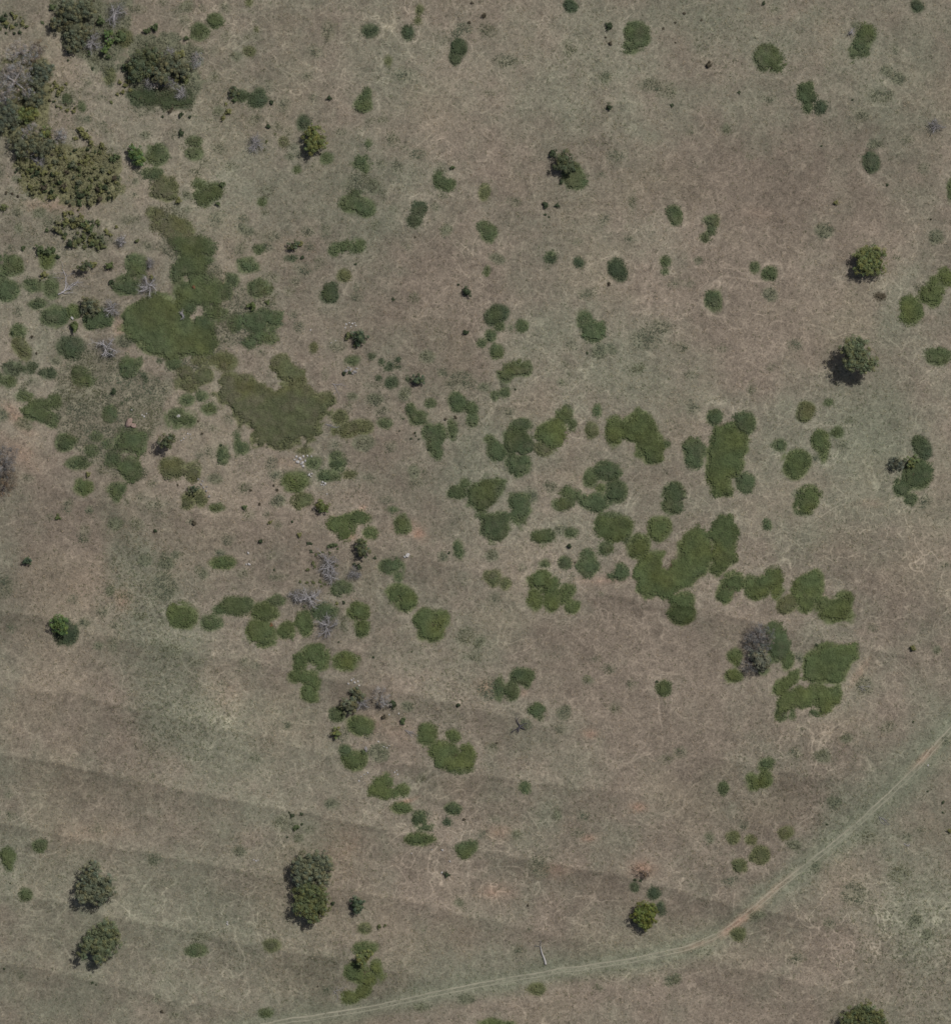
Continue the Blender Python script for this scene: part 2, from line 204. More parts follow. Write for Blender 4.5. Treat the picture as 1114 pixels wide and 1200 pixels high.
# ------------------------------------------------------------------ the survey: everything standing in the pasture
# each block starts with its origin in photograph pixels; coordinates inside are in quarter pixels (3.979 to the pixel)
# p spreading shrub (ellipses x,y,rx[,ry]) ; s sparse faded shrub ; b round bushes (each its own) ; r rocks (each its own)
SURVEY = """
@ 0 0 1
P g 763,647 777,648 775,662 781,664 793,655 795,637 800,628 811,623 817,616 826,619 831,635 834,655 826,671 811,687 792,693 772,703 757,702 747,691 748,678 742,675 743,664 752,651
P g 834,614 844,603 856,605 863,621 864,632 862,644 863,653 854,666 840,675 831,669 837,657 838,639 833,626
p g 800,704,14,11
p dg 798,719,16,12
P g 943,771 952,763 970,757 1002,756 1004,772 994,787 985,801 974,804 962,801 950,798 940,795 940,780
P g 957,803 975,802 986,800 983,816 975,832 962,836 956,826
P g 920,813 935,805 949,803 956,813 953,825 945,830 930,828 915,838 908,843 912,825
P g 900,816 910,800 925,788 937,783 937,795 925,804 912,811
P g 837,501 859,498 877,517 869,538 867,555 856,562 856,580 837,580 829,560 826,528
P g 729,498 745,479 762,485 772,509 783,520 775,538 756,544 745,533 745,520 729,514
P n 546,572 568,557 592,563 589,580 562,598 546,590
P n 560,603 595,597 595,619 581,638 565,625
P n 597,579 621,579 625,600 611,617 597,603
F s 178,240 215,245 245,300 270,330 320,340 335,380 310,405 262,402 240,440 215,435 205,400 250,380 215,320 190,290
P k 0,70 30,55 62,80 60,120 48,160 15,165 0,160
P s 62,0 155,0 150,60 130,100 100,70 70,50
P s 150,45 200,40 238,60 240,95 225,125 170,130 150,100
F s 100,400 160,430 200,450 190,500 140,560 90,540 60,490 70,430
@ 0 0
t scrub_a olive 330,60,68 400,45,55 350,140,50 270,110,34
t scrub_b olive 350,205,45 390,160,42
s 270,130,38,32
d 540,60,62
d 430,190,58
b n 245,35,18 470,100,25 570,170,32 505,265,16 420,250,13 200,105,9
t scrub_c green 505,160,24 515,205,22 492,232,22
p o 575,178,42,38
s 60,95,55,40
b y 72,80,15 105,108,14 55,125,13 30,110,14
b d 95,152,10 15,90,18 75,115,9
t brush_a grey 95,225,40 150,240,45 60,260,30
t brush_b brown 190,225,38 165,275,25
t scrub_d blue 195,340,55 170,390,35 225,320,30
t brush_c grey 80,390,75 20,350,55 110,320,45 40,430,45 140,440,30
d 60,340,50
d 20,480,40
t scrub_e olive 150,455,50 190,440,30
t scrub_f blue 25,530,60 60,560,42 10,590,30
t scrub_g yellow 130,540,48
b y 265,400,14 290,415,14 245,418,12 275,430,13 255,385,10 310,390,9
p n 312,465,20,22
b y 315,515,10 345,520,11
s 370,550,22,28
p n 385,500,16,20
b d 250,476,7 410,610,6 320,240,9 318,280,8 432,320,9
P k 64,780 90,690 220,670 400,690 470,680 560,740 575,890 530,930 440,960 340,960 220,925 160,910 80,840
s 300,1040,90,45 430,1120,80,45
s 180,420,60,60
s 300,450,50,60
s 480,720,60,40
b y 380,605,20 405,635,20 425,665,16 355,645,12 395,625,14
s 465,580,20,14
s 490,605,18,14
t brush_d grey 155,605,38 120,630,30
t scrub_h yellow 222,620,30
t brush_e grey 275,640,40 295,625,25
t scrub_i olive 110,670,60 165,650,45 200,700,40 240,680,30
d 150,690,50
d 190,752,34
s 200,700,45,30
t scrub_j green 640,722,44 655,745,30 620,690,16
p n 730,720,58,52
p n 712,805,42,28
p o 775,880,50,55 735,900,30,28
p o 725,1010,36,45 800,1055,65,48 860,1080,50,40
p n 830,1110,40,32 900,1150,85,55 960,1180,40,30
s 780,985,55,28
t scrub_k dark 655,300,58 705,262,52 640,345,38 690,320,42
t scrub_l olive 790,300,58 745,345,40 855,330,42 770,380,30
d 780,375,40
d 700,395,30
d 795,250,38
t brush_f grey 750,385,26 730,400,18
t brush_g grey 905,290,38 930,265,25
b d 590,312,24
b y 836,258,24
b o 862,368,24
b y 815,325,15 820,375,14
s 700,205,38,22
d 850,435,36
p o 512,340,30,45
b y 560,385,12 585,400,13 600,380,12 575,430,12 550,440,10 610,420,11
p d 640,450,48,42 700,440,45,45
p d 800,460,62,40 860,465,45,45
s 670,505,48,28
b d 845,535,15 760,545,8 885,545,10
b br 795,520,12 805,505,9
b d 846,620,17
s 805,627,22,14
p n 905,660,32,24
p n 905,714,36,27
s 950,755,26,18
s 915,805,26,18
p n 932,860,32,28
p n 965,905,58,38 1005,885,25,24 950,935,30,20
b n 1036,862,16 1018,950,13
b y 832,938,17
s 992,240,26,18
p n 1003,97,36,34
p n 935,142,40,34 930,170,28,20
b n 870,177,13 725,130,21 685,147,17
t scrub_m dark 1090,432,26
b n 1095,468,14
b y 1067,518,18 1042,548,13 1055,485,9
s 80,985,30,24
b o 20,965,20
b br 435,1,9
b y 305,1000,14 330,992,14 345,1055,18 375,1045,18 360,1025,14 405,1065,16
b n 395,1050,20 420,1070,20
b o 280,1080,16 300,1105,14 265,1070,11 370,1125,20 350,1140,16 395,1150,14 450,1130,20 480,1150,18 460,1155,14 430,1120,14
b n 190,1165,22 225,1175,22 250,1165,18 220,1075,11 110,1155,13
d 567,1125,30
b y 545,1058,10 500,1080,13 515,1095,10
b o 640,1125,12 455,1035,14
s 690,1150,25,20
s 1010,1020,30,35
s 610,1025,32,16
s 470,460,22,14
b o 520,478,9
b d 1010,920,5
s 940,1085,22,18
s 640,800,18,14
b br 30,900,8 60,905,8 85,915,9
@ 280 0
p d 608,140,34,30
p d 788,150,24,28
p o 840,45,17,22
p o 835,95,16,17
p o 695,288,16,20
p d 1025,225,36,38 1003,272,22,24
s 1015,160,22,25
s 960,188,17,20
p n 590,475,31,38 597,435,13,14 565,485,18,14
b d 420,457,12 153,480,14
p d 20,445,34,26
p d 85,470,42,36 95,430,22,18
s 212,490,25,30
s 85,552,24,16 65,566,16,12
b d 140,591,14
q o 82,138,12 45,12,13
b o 130,658,8 122,698,7 170,625,5
p o 48,237,26,22
s 142,393,16,24
t lone_a yellow 350,645,52 335,690,34 378,668,32 345,600,20
p d 300,575,28,38
p n 410,742,27,25
p o 207,662,18
s 250,685,24,16
p n 270,793,18,16
s 235,620,14,20
s 342,775,14,12
s 280,722,10,10
p n 603,672,18,22
p n 570,750,38,28 590,785,18,18
s 665,762,24,20
b n 995,780,13
p n 932,835,27,32 982,857,32,22 958,850,20,22
p d 838,972,27,30
p d 818,1030,28,25
p n 555,960,48,40 600,970,38,35 505,950,32,30 550,905,22,20
s 560,860,70,50
p s 627,870,27,34
s 670,903,14,26
s 728,975,22,17
s 915,960,15,15
p n 110,943,22,22
s 118,988,18,16
s 25,1020,20,18
p s 15,1065,16,18 50,1080,16,12
p n 95,1163,26,22
s 160,1108,28,24 110,1095,26,16
t small_a dark 252,1150,24 270,1135,14
b y 288,1140,14
s 403,1080,16,30
s 320,1080,26,20
p n 490,1155,45,20 555,1140,20,22 440,1175,16,16
s 715,650,32,35
s 770,350,46,28
s 355,240,30,22
s 420,140,32,48
s 345,460,14,16
s 790,1147,15,10
b br 1085,14,9 1075,105,8 820,1105,6
d 75,668,46
s 470,615,22,16
s 318,355,17,15
s 665,555,20,16
s 610,562,20,18
s 1045,130,40,30
s 950,910,18,16
s 770,685,16,14
@ 560 0
p d 430,26,28,28
b d 612,122,20
p n 735,150,53,52 715,225,32,28 752,190,36,30
b br 28,73,13 1072,305,16 615,202,10 958,62,8 920,105,7 863,133,7 920,200,5 595,175,6
s 45,140,42,30
s 130,280,48,28
s 42,430,20,10
b d 610,502,15 902,492,9
t lone_b dark 400,745,42 430,780,32 380,775,30
p n 452,825,60,56
b d 347,715,22 388,848,12
p o 30,893,22,34
b d 315,955,17 367,958,12 313,1000,7 331,1011,6
p n 48,1092,36,38 20,1062,22,22
p n 340,1187,20,14
p n 913,1022,32,30 910,985,20,22
p n 1070,1035,22,22 1082,1072,24,28 1058,1110,18,16 1092,1020,16,14
s 717,935,14,24
s 460,1130,18,14
s 800,395,50,32
s 880,420,45,30
s 985,615,16,12
s 640,725,42,26
s 170,940,24,16
s 695,1055,10,8
s 580,1030,18,20
b br 1040,95,7
@ 834 0
p n 258,262,54,52 298,303,30,28 232,300,28,24
p n 442,428,40,48
p d 505,502,30,28
p n 448,502,24,26
p n 720,160,42,42 688,210,35,32 658,255,20,26 715,238,20,20
d 650,150,22
p s 675,120,22,18
p d 740,760,35,50
p n 1112,880,12,38
p d 957,32,30,28
p s 868,365,27,24
s 850,228,12,20
b y 575,946,14
s 385,325,14,10
b d 125,432,8 655,465,6 817,862,8 510,680,6 240,15,10
d 1040,585,40
s 912,650,24,16
s 176,730,16,14
p o 8,1030,22,28
s 780,445,55,30
s 260,465,26,16
b br 1020,1022,7
@ 0 300
p n 60,45,52,42 20,75,30,28 18,20,22,20
p n 45,160,44,44 8,150,26,40
b d 272,5,12 60,360,10
p g 222,25,42,40
b y 207,88,18
p n 160,138,46,32
p n 240,145,32,50
d 320,150,55 fallen
p n 182,225,40,22
p n 255,278,60,50
p g 345,258,34,32
b g 350,328,26
r w 338,290,11
t scrub_n olive 425,240,42 410,210,24
p n 430,300,42,40 480,290,46,44
d 525,245,45
t lone_c dark 395,52,26 415,42,18
b y 438,42,18
b g 512,45,22
b d 520,120,15 595,3,8
p n 640,50,48,58 615,20,25,25
p n 595,140,60,52
d 690,140,55
d 705,35,28
b y 710,102,14
P m 625,215 720,165 800,180 850,235 920,290 985,325 1015,400 985,455 800,480 700,460 630,400 560,345 575,280
p n 930,150,105,75 990,190,75,50
p n 890,50,75,50
p n 960,320,50,40
p n 1050,180,34,50
p n 850,165,40,50
p n 1010,270,58,40
p n 830,90,36,44
p n 1080,112,32,32
p n 1092,312,32,42
p n 870,235,50,40
d 850,270,25
b or 905,145,11
p n 945,12,52,20
p n 85,355,38,32
p o 88,410,30,42 118,452,22,38
b br 152,375,9 172,452,6
p d 325,425,62,48
d 500,430,58
b d 515,458,18
p s 260,490,26,22
p s 585,392,46,26
s 385,490,20,24
p n 605,520,44,46 630,490,24,22
q d 670,560,12 655,545,10 680,580,10 745,490,11
p d 70,525,60,38
p d 145,525,38,28
p d 218,548,48,28
p n 45,580,32,30
p n 8,578,14,24
s 145,585,30,22
s 105,615,20,18
p n 115,655,35,25
p n 388,572,50,42 370,540,26,22
s 490,585,22,20
b d 533,632,17
s 480,642,26,24
s 630,635,30,20
s 655,605,20,18
q d 590,672,9 568,690,11 613,715,10
r w 672,748,7 663,742,5 684,735,5
r g 615,718,7
s 630,690,25,20
p n 175,725,64,52
p n 265,685,37,34
s 335,705,30,24
p n 245,765,32,32
p s 118,785,35,24
p n 515,735,30,36
r br 603,778,27 622,790,17
p n 600,850,72,52 570,885,42,30 645,880,38,42
s 690,812,42,36
p n 450,838,34,30
p n 500,875,30,28
p n 430,905,36,28
p n 527,945,35,38
p n 612,990,54,56
s 665,1010,28,25
p n 305,870,46,45
s 360,800,28,22
s 430,795,25,15
p n 365,962,48,32
b y 413,1020,13
p g 392,1076,42,34
p n 540,1088,42,34 545,1128,11,22
s 715,1060,20,20
p o 805,990,62,50
p o 903,1000,36,46
t lone_d dark 775,870,36 800,850,24
p n 838,755,76,46
r w 833,747,14
r w 858,852,6 876,828,5 888,832,5 845,860,5 868,845,4 890,850,4
t small_b dark 903,1092,24
p o 880,1142,32,34
p o 938,1128,34,40
r g 925,1040,8 938,1065,9 950,1080,7 962,1095,8 976,1120,9 945,1050,6 965,1075,6
p o 868,600,50,34
p o 865,545,38,32
p o 945,562,46,40
p n 812,500,32,26
p n 870,675,32,30
p n 945,650,26,24
p n 975,716,36,28
s 1068,760,24,22
p o 1045,492,58,42
p o 940,490,50,26
p n 1045,920,32,38
b d 1033,882,9
s 980,912,22,20
p n 1108,870,14,40
p n 1010,1172,32,18
s 730,1165,55,24
t brush_h ashg 40,930,50 15,985,50 50,980,34
t brush_i brown 45,1035,46 15,1085,40 12,1115,18
s 470,1005,22,18
s 945,790,18,16
s 990,800,14,14
b br 945,828,7 830,1068,6 925,770,6
@ 280 300
p n 38,45,48,38
s 150,100,35,18
p n 92,150,52,42
b g 135,218,14
b g 62,232,22
p n 95,305,92,55 165,290,42,32
p n 120,372,58,38
p n 45,402,34,26
b d 295,8,12
p d 250,8,26,12
s 300,62,36,28
s 262,115,22,18
p o 490,95,30,26
p d 425,178,40,38 430,150,24,20
b d 545,38,8 720,203,8 1064,168,24 1024,133,8 1058,357,16
t round_a grn2 565,378,36
b o 512,370,21 545,410,13
r w 500,318,6 515,312,5 530,316,6 522,330,5 540,312,5 495,335,5 545,325,5 335,345,5 450,395,4 430,405,4
p o 350,425,17,22
p n 533,487,30,22
r g 500,535,12 520,530,10 540,540,11 530,548,9 510,520,7 550,525,7
b d 490,550,13 515,545,9
q d 620,472,11 630,465,8
q d 665,495,14 738,485,11 700,505,14 688,525,12 705,525,11 735,515,11 750,518,9
q d 648,568,14 785,573,14
p d 712,588,32,32
t round_b grn2 833,580,30
s 625,602,30,12
p s 772,645,24,32
p s 635,668,33,22
p s 527,655,22,18
s 512,705,16,15
s 665,720,28,24
p n 890,686,22,20
s 755,752,15,14
p n 675,780,33,25
p n 838,755,42,32 798,715,18,26
p n 885,820,28,36 910,882,26,38 925,920,14,20
p n 935,825,30,38
p n 992,800,22,40
b br 963,760,9 1010,753,9
p n 1018,680,42,46
p n 1085,708,28,28
p n 1088,760,24,32
s 705,888,25,25
p s 818,1008,26,28
s 860,1005,15,15
s 605,1032,26,16
s 445,880,26,18
r w 268,935,9 285,945,11 300,935,8 275,960,10 295,965,12 310,955,8 320,932,6 260,950,7 300,980,8 338,935,6
r w 328,1020,8 340,1015,7 335,1028,6
r w 390,1055,8 402,1060,9 396,1068,6 385,1066,5 410,1110,5
p g 262,1050,64,48
p o 295,1137,45,32
t round_c yellow2 388,1170,32
p n 460,970,36,40 450,935,20,20
p n 420,1025,48,28
p o 515,1018,28,18
p n 355,965,38,26
p o 300,910,30,14
s 150,965,25,32
p s 172,1020,32,18
p n 18,895,26,26
b br 180,1092,8 163,1070,7 57,1092,8 97,1157,8
b n 25,1172,14
P o -10,560 40,560 80,575 130,590 160,600 185,600 195,590 330,600 370,640 415,650 430,690 420,730 370,790 400,830 380,860 330,860 240,880 200,890 130,900 80,880 60,830 10,790 -70,720 -120,640 -100,590 -40,560
P o 140,530 170,470 215,458 260,500 290,520 325,540 330,575 315,592 200,590 175,565
p o 575,798,48,32
p o 490,815,58,34
p o 470,752,32,30
p s 582,870,48,35
p n 1022,1105,40,28
p n 1055,1060,22,20
p n 722,1182,25,14
s 695,1140,24,12
d 430,795,28 twigs
d 460,610,30 twigs
s 1030,580,60,40
s 250,275,20,16
s 105,450,20,16
s 240,830,50,40
s 830,1050,40,24
@ 560 300
p d 338,15,28,24
s 325,55,15,14
p d 470,30,26,26
p d 643,60,36,42 670,90,22,20
p n 875,25,24,26
p n 872,73,18,16
s 913,128,25,18
s 982,130,22,18
p n 1095,205,36,42
b br 610,130,10
p s 92,15,30,22
p n 45,65,16,22
p d 100,268,44,36 68,290,30,36
p n 100,328,25,22
p s 150,330,16,20
p n 203,325,28,30
p n 60,372,24,26
p n 18,408,22,20
p n 85,443,28,30
p n 500,285,30,32 485,325,16,24
p n 530,355,50,42 555,325,28,26
p s 565,445,30,32
b d 508,452,7
s 438,415,17,18
p n 175,530,35,28 218,522,28,30 130,550,34,36
p s 120,592,22,22
p n 125,637,24,24
p n 78,645,18,20
p s 30,612,26,20
s 400,508,14,18
p s 390,590,22,18
s 425,548,11,11
b d 173,622,6
p n 555,722,18,24
p n 403,738,33,38
p n 440,790,22,30
p o 532,815,25,34
p n 205,790,45,30
p n 190,862,60,55 155,850,36,38 205,890,45,40
p n 190,970,60,55
p n 88,908,40,46
p n 50,852,22,20
p g 332,838,66,65 365,800,36,40
p o 305,895,40,36
p g 635,820,38,65
p n 878,875,20,20
p n 1095,755,28,35
p n 1013,915,54,66
p n 600,1005,62,45
p n 525,1032,38,44
p n 642,1095,48,50
p n 548,1145,70,40
p g 575,1080,25,20
p n 425,1108,46,30
p n 395,1155,45,30
p n 915,1110,48,50 905,1165,42,36
s 1000,705,30,24
s 145,725,25,20
s 850,330,50,30
s 780,390,70,40
s 985,555,22,16
s 945,430,40,26
@ 834 300
p n 200,50,22,24
p n 268,82,32,30
p n 20,205,28,46
t lone_e lime -1,-1,1
p br 782,188,20,14
p g 930,250,52,62
p g 1030,165,48,62 1000,190,26,24
p g 1088,100,36,42
p n 1050,472,56,42
t lone_f green2 -1,-1,1
p o 440,712,32,34 420,750,20,20
p n 543,685,20,17
p n 18,750,28,34
p n 150,778,50,48
p n 156,1058,44,44
p n 315,882,32,28
p g 395,960,68,54 385,1010,45,26
p g 508,865,40,48 520,930,20,28
p n 578,822,28,25
s 605,878,20,20
t round_d grey2 862,968,34
t round_e lime 928,958,30
p n 950,1020,70,72 885,1080,42,42
p n 925,1130,30,28
p d 965,880,38,42 1000,915,25,25
p g 455,1120,50,46 435,1165,42,32
p s 405,1110,25,18
s 52,430,18,14
s 185,620,22,26
s 860,10,12,8
s 270,520,12,10
s 960,150,14,14
s 640,770,22,12
@ 0 600
t round_f grn2 127,230,23
b g 270,27,15
s 240,18,18,14
t lone_g green 270,520,38 300,545,30 290,505,26
p d 312,560,48,58
s 52,540,16,22
p s 675,228,32,32
p g 852,485,70,60
p n 985,517,48,36
p g 1048,237,52,26
b br 905,55,12
s 885,45,12,10
s 525,620,22,25
b d 725,87,10
s 345,405,20,16
s 25,350,35,40
s 915,700,22,14
s 815,645,50,30
s 765,345,60,60
s 745,10,22,12
s 390,95,25,40
@ 280 600
p n -25,440,55,34 25,432,34,30
p n -85,458,30,18
p g 475,50,55,35 500,98,28,32
p g 550,28,55,26
p g 612,95,28,26
t lone_h dark 565,150,26 578,185,30
b g 572,138,20
p n 763,55,38,50
s 720,5,20,15
b y 147,47,11 283,108,13
b d 248,46,8 100,137,14 165,270,6 322,147,9 337,148,8 338,185,9 633,213,8 490,421,9 628,677,8 465,607,6 807,652,5
b n 430,157,14 450,153,11 415,160,8 460,170,7
b y 457,427,9
r w 43,190,8 48,244,9 785,202,13 772,208,8 35,243,6
p n 1020,172,20,30 1030,200,14,18
b d 980,190,7 1005,165,9
d 415,240,70
d 430,300,42
b o 360,200,8 375,195,7 390,188,7 345,240,10 355,255,9 320,268,10 405,270,11 430,255,8 440,235,8 455,250,8 425,190,7
d 540,285,34
b d 558,255,16 540,245,11
d 330,400,62
d 268,390,38
b o 285,327,8 317,330,8 345,325,8 378,325,9 400,335,8 385,345,7 290,405,9 305,440,9 350,330,7
p n 175,412,40,26
p g 125,470,60,48
p g 105,560,65,60 140,595,38,25
b or 152,528,9
p g 220,552,45,42
p g 305,520,38,52
p n 400,468,55,36
d 415,530,62
s 485,510,26,34
p g 555,465,50,46 572,535,32,40
p n 480,356,44,34
p n 712,255,48,32 742,298,26,26
p g 740,375,56,42 780,415,46,50
p g 865,500,48,44 945,500,42,38 895,565,58,44
s 180,308,30,14
s 1058,580,40,36
s 1052,675,14,14
s 1100,668,26,30
p g 355,665,60,42 385,700,34,38
p g 495,697,62,44
p g 285,700,36,40
p g 295,765,55,32 345,795,34,48
p g 325,838,36,38 350,868,22,18
t scrub_o olive 550,845,36
t scrub_p olive 515,905,42
d 575,890,42
t brush_j grey 665,860,42 680,895,28
b d 718,895,21
b br 672,957,13
b d 1021,900,12
p g 565,995,60,46
p n 455,945,34,30
t small_c yellow 455,1030,26
s 600,1042,28,24
r w 510,800,6 525,785,7 540,795,7 555,790,6 535,778,5 560,808,5 700,945,5 745,940,5
r g 592,1108,16 580,1120,11
b n 580,1120,12
p g 540,1155,58,46
p n 500,1115,30,26
p s 655,1125,46,42
b n 762,972,17
d 800,1022,28 twigs
p g 878,1035,44,50
p g 955,1110,64,42
p g 1000,1045,32,30
p g 1060,1130,36,56 985,1165,55,36
s 490,1040,30,30
r w 675,1095,5 690,1100,5 700,1090,4 650,1070,5
@ 560 600
p n 305,118,48,36
p s 385,82,25,22
p n 435,98,28,20
b d 427,160,15
p s 65,203,24,20
p n 315,240,28,19
p n 405,235,32,28
p n 510,255,48,42 512,200,24,20
p g 585,65,42,48 650,75,70,58
p n 620,25,48,22
p n 592,172,34,32
p n 690,125,18,18
p n 665,278,36,36 632,300,24,18
s 437,305,16,17
s 207,258,18,18
p o 68,305,38,38
p o 128,332,20,24
s 78,400,25,24
p g 292,320,58,44 340,350,32,40
p g 262,405,34,50
p g 345,405,38,52
p g 418,367,38,34 400,405,20,25
p g 438,440,36,32
p g 845,78,56,55
p g 752,150,48,50 730,188,28,28
p n 205,765,48,34 230,790,22,26
p n 160,835,34,40
p n 98,820,20,46
s 50,825,48,46
p n 275,935,35,38
d 195,1000,48 black
p s 222,988,28,26
p s 513,785,24,18
p n 868,825,34,36
b d 832,790,8
s 610,730,28,18
s 550,683,16,9
s 65,1100,26,24
s 380,1010,24,26
s 715,805,22,18
s 635,915,24,22
s 575,380,12,8
b br 450,235,5 88,1076,6
s 880,1150,34,26
@ 834 600
p g 95,320,52,46 60,380,38,46
p g 175,330,28,32
p g 285,305,42,40 240,345,50,48
p g 195,375,40,32
p g 305,370,32,44
p g 440,360,70,62 485,315,36,40 430,430,42,40
p o 350,425,50,42
p g 555,450,72,52 615,425,50,58 590,490,60,30
d 215,590,60
t brush_k ash 205,565,52 255,580,44 180,615,38 225,620,46
p n 288,560,42,46 305,640,60,58 240,730,24,26
t brush_l ash 168,700,34 178,735,32
t scrub_q ashgreen 215,665,48 225,700,42
p g 108,675,34,42
p g 98,765,36,30
p g 350,692,32,42
p s 410,685,18,22
p n 318,945,26,28
p n 480,935,28,18
p n 375,940,14,26
p n 255,55,22,24
p n 430,0,26,10
b y 933,635,17
p s 1045,645,20,18
s 710,815,40,40
d 705,812,22 twigs
s 815,1005,38,28
p s 512,1140,34,28
p n 260,1172,34,28
b d 488,620,8 937,978,6
r w 1005,1182,6
s 1080,250,20,14
s 750,540,20,16
@ 0 900
p n 40,410,38,36 45,455,12,26
p n 185,365,30,26
p n 120,593,28,26
t lone_i greyg -1,-1,1
t lone_j green2 -1,-1,1
p n 920,850,42,25
s 935,790,38,20
s 40,122,14,16
s 50,225,20,20
s 458,285,24,20
s 725,425,28,24
b d 50,538,5 22,935,7 432,1000,7 450,1010,5
s 100,968,18,20
s 735,1072,14,18
s 820,1150,22,12
b br 755,1135,9
s 770,535,34,14
s 720,948,12,16
r w 1061,728,7
r w 1061,718,5
@ 280 900
t lone_k greyg -1,-1,1
t round_g grn2 547,633,38
b d 438,632,11
p o 585,747,30,26
b o 655,738,12 683,733,9
t lone_l lime 575,880,34 600,870,26 570,905,22
p g 565,840,32,26 620,838,32,26
p g 545,945,46,40 640,930,38,42 595,985,58,30
p g 582,1040,36,32
p g 518,1068,40,28
p o 155,828,36,26
p n 125,1145,28,20
p g 680,60,36,36 690,115,50,30 640,100,25,22
p g 768,98,34,32
p g 760,187,40,24
p n 842,238,28,38 872,275,25,20
s 880,215,18,16
p n 998,190,32,26
p d 975,253,20,18
b br 1048,240,8
p g 840,330,60,30
p n 1055,378,44,38 1092,365,20,24
r w 948,382,8 983,435,6 805,398,5 945,488,6 900,380,4
b d 970,497,14
b n 267,275,17
b d 248,222,10 290,215,9 293,262,8 225,322,6 235,208,6
s 225,255,50,36
p s 1025,625,22,18
p s 1060,1078,30,20
p s 848,1115,28,14
p n 1020,3,50,16
r w 70,428,5 80,433,6 90,430,5
b br 368,1018,5
d 465,1040,24 twigs
s 405,1035,26,22
r w 585,30,5 600,22,6 570,40,4 560,60,5 725,20,6 740,30,5 735,12,5
@ 560 900
p n 222,88,28,28
p s 367,212,16,20
p s 180,312,22,24
s 470,303,26,18
s 290,478,32,28 265,445,28,16
t brush_m brown 762,480,32 785,490,20
b d 730,520,8 758,525,8
p d 732,557,20,20
p d 820,583,28,26
p d 852,655,16,25
t lone_m lime2 775,660,44 750,690,34 805,685,34 780,715,36 805,650,26
L 290,832 315,915
p o 272,1030,38,26
s 565,1025,18,14
s 1040,860,28,16
p g 60,1190,60,24
p g 140,1195,30,16
b br 232,640,8
s 80,240,18,14
s 240,750,10,8
@ 834 900
p n 50,97,20,26
p g 187,68,30,36
p g 250,52,33,38
p g 245,2,26,14
p o 95,328,32,28
p o 180,335,25,22
p o 228,400,36,38 195,415,20,18
p o 128,460,32,38
s 110,515,14,16
p o 348,300,36,28
p s 385,355,30,24
p s 482,455,24,24
p o 120,775,34,30
p s 215,690,30,20
s 725,318,38,32
s 870,490,42,40
d 800,240,26 twigs
d 905,360,14 twigs
b d 1075,162,9 1075,208,6 1005,108,6 535,262,6
t lone_n olive2 -1,-1,1
b y 1108,295,14
s 545,720,22,24
s 80,530,24,20
s 665,590,60,50
"""
ZF = 3.979
# larger single trees given in photograph pixels: lobes x,y,r
BIG = {
 'lone_e': ((1018, 303, 15), (1012, 312, 12), (1025, 311, 12), (1008, 300, 9), (1026, 298, 9)),
 'lone_f': ((998, 408, 13), (1005, 418, 14), (996, 424, 11), (1018, 427, 9), (1010, 432, 9), (989, 410, 8), (1006, 403, 8)),
 'lone_i': ((108, 1025, 14), (104, 1042, 14), (116, 1050, 11), (127, 1034, 10), (128, 1046, 9), (98, 1050, 8), (111, 1014, 7)),
 'lone_j': ((125, 1090, 14), (113, 1100, 14), (131, 1104, 13), (104, 1106, 9), (120, 1112, 12), (137, 1091, 8), (118, 1122, 7), (98, 1118, 6)),
 'lone_k': ((362, 1010, 15), (376, 1011, 14), (356, 1024, 14), (375, 1026, 13), (384, 1016, 9), (350, 1013, 9)),
 'lone_k2': ((360, 1046, 15), (374, 1048, 13), (356, 1060, 12), (369, 1064, 13), (378, 1062, 9), (367, 1074, 8)),
 'lone_n': ((1000, 1189, 12), (1012, 1183, 12), (1022, 1190, 12), (990, 1194, 9), (1030, 1196, 9), (1010, 1197, 12)),
}
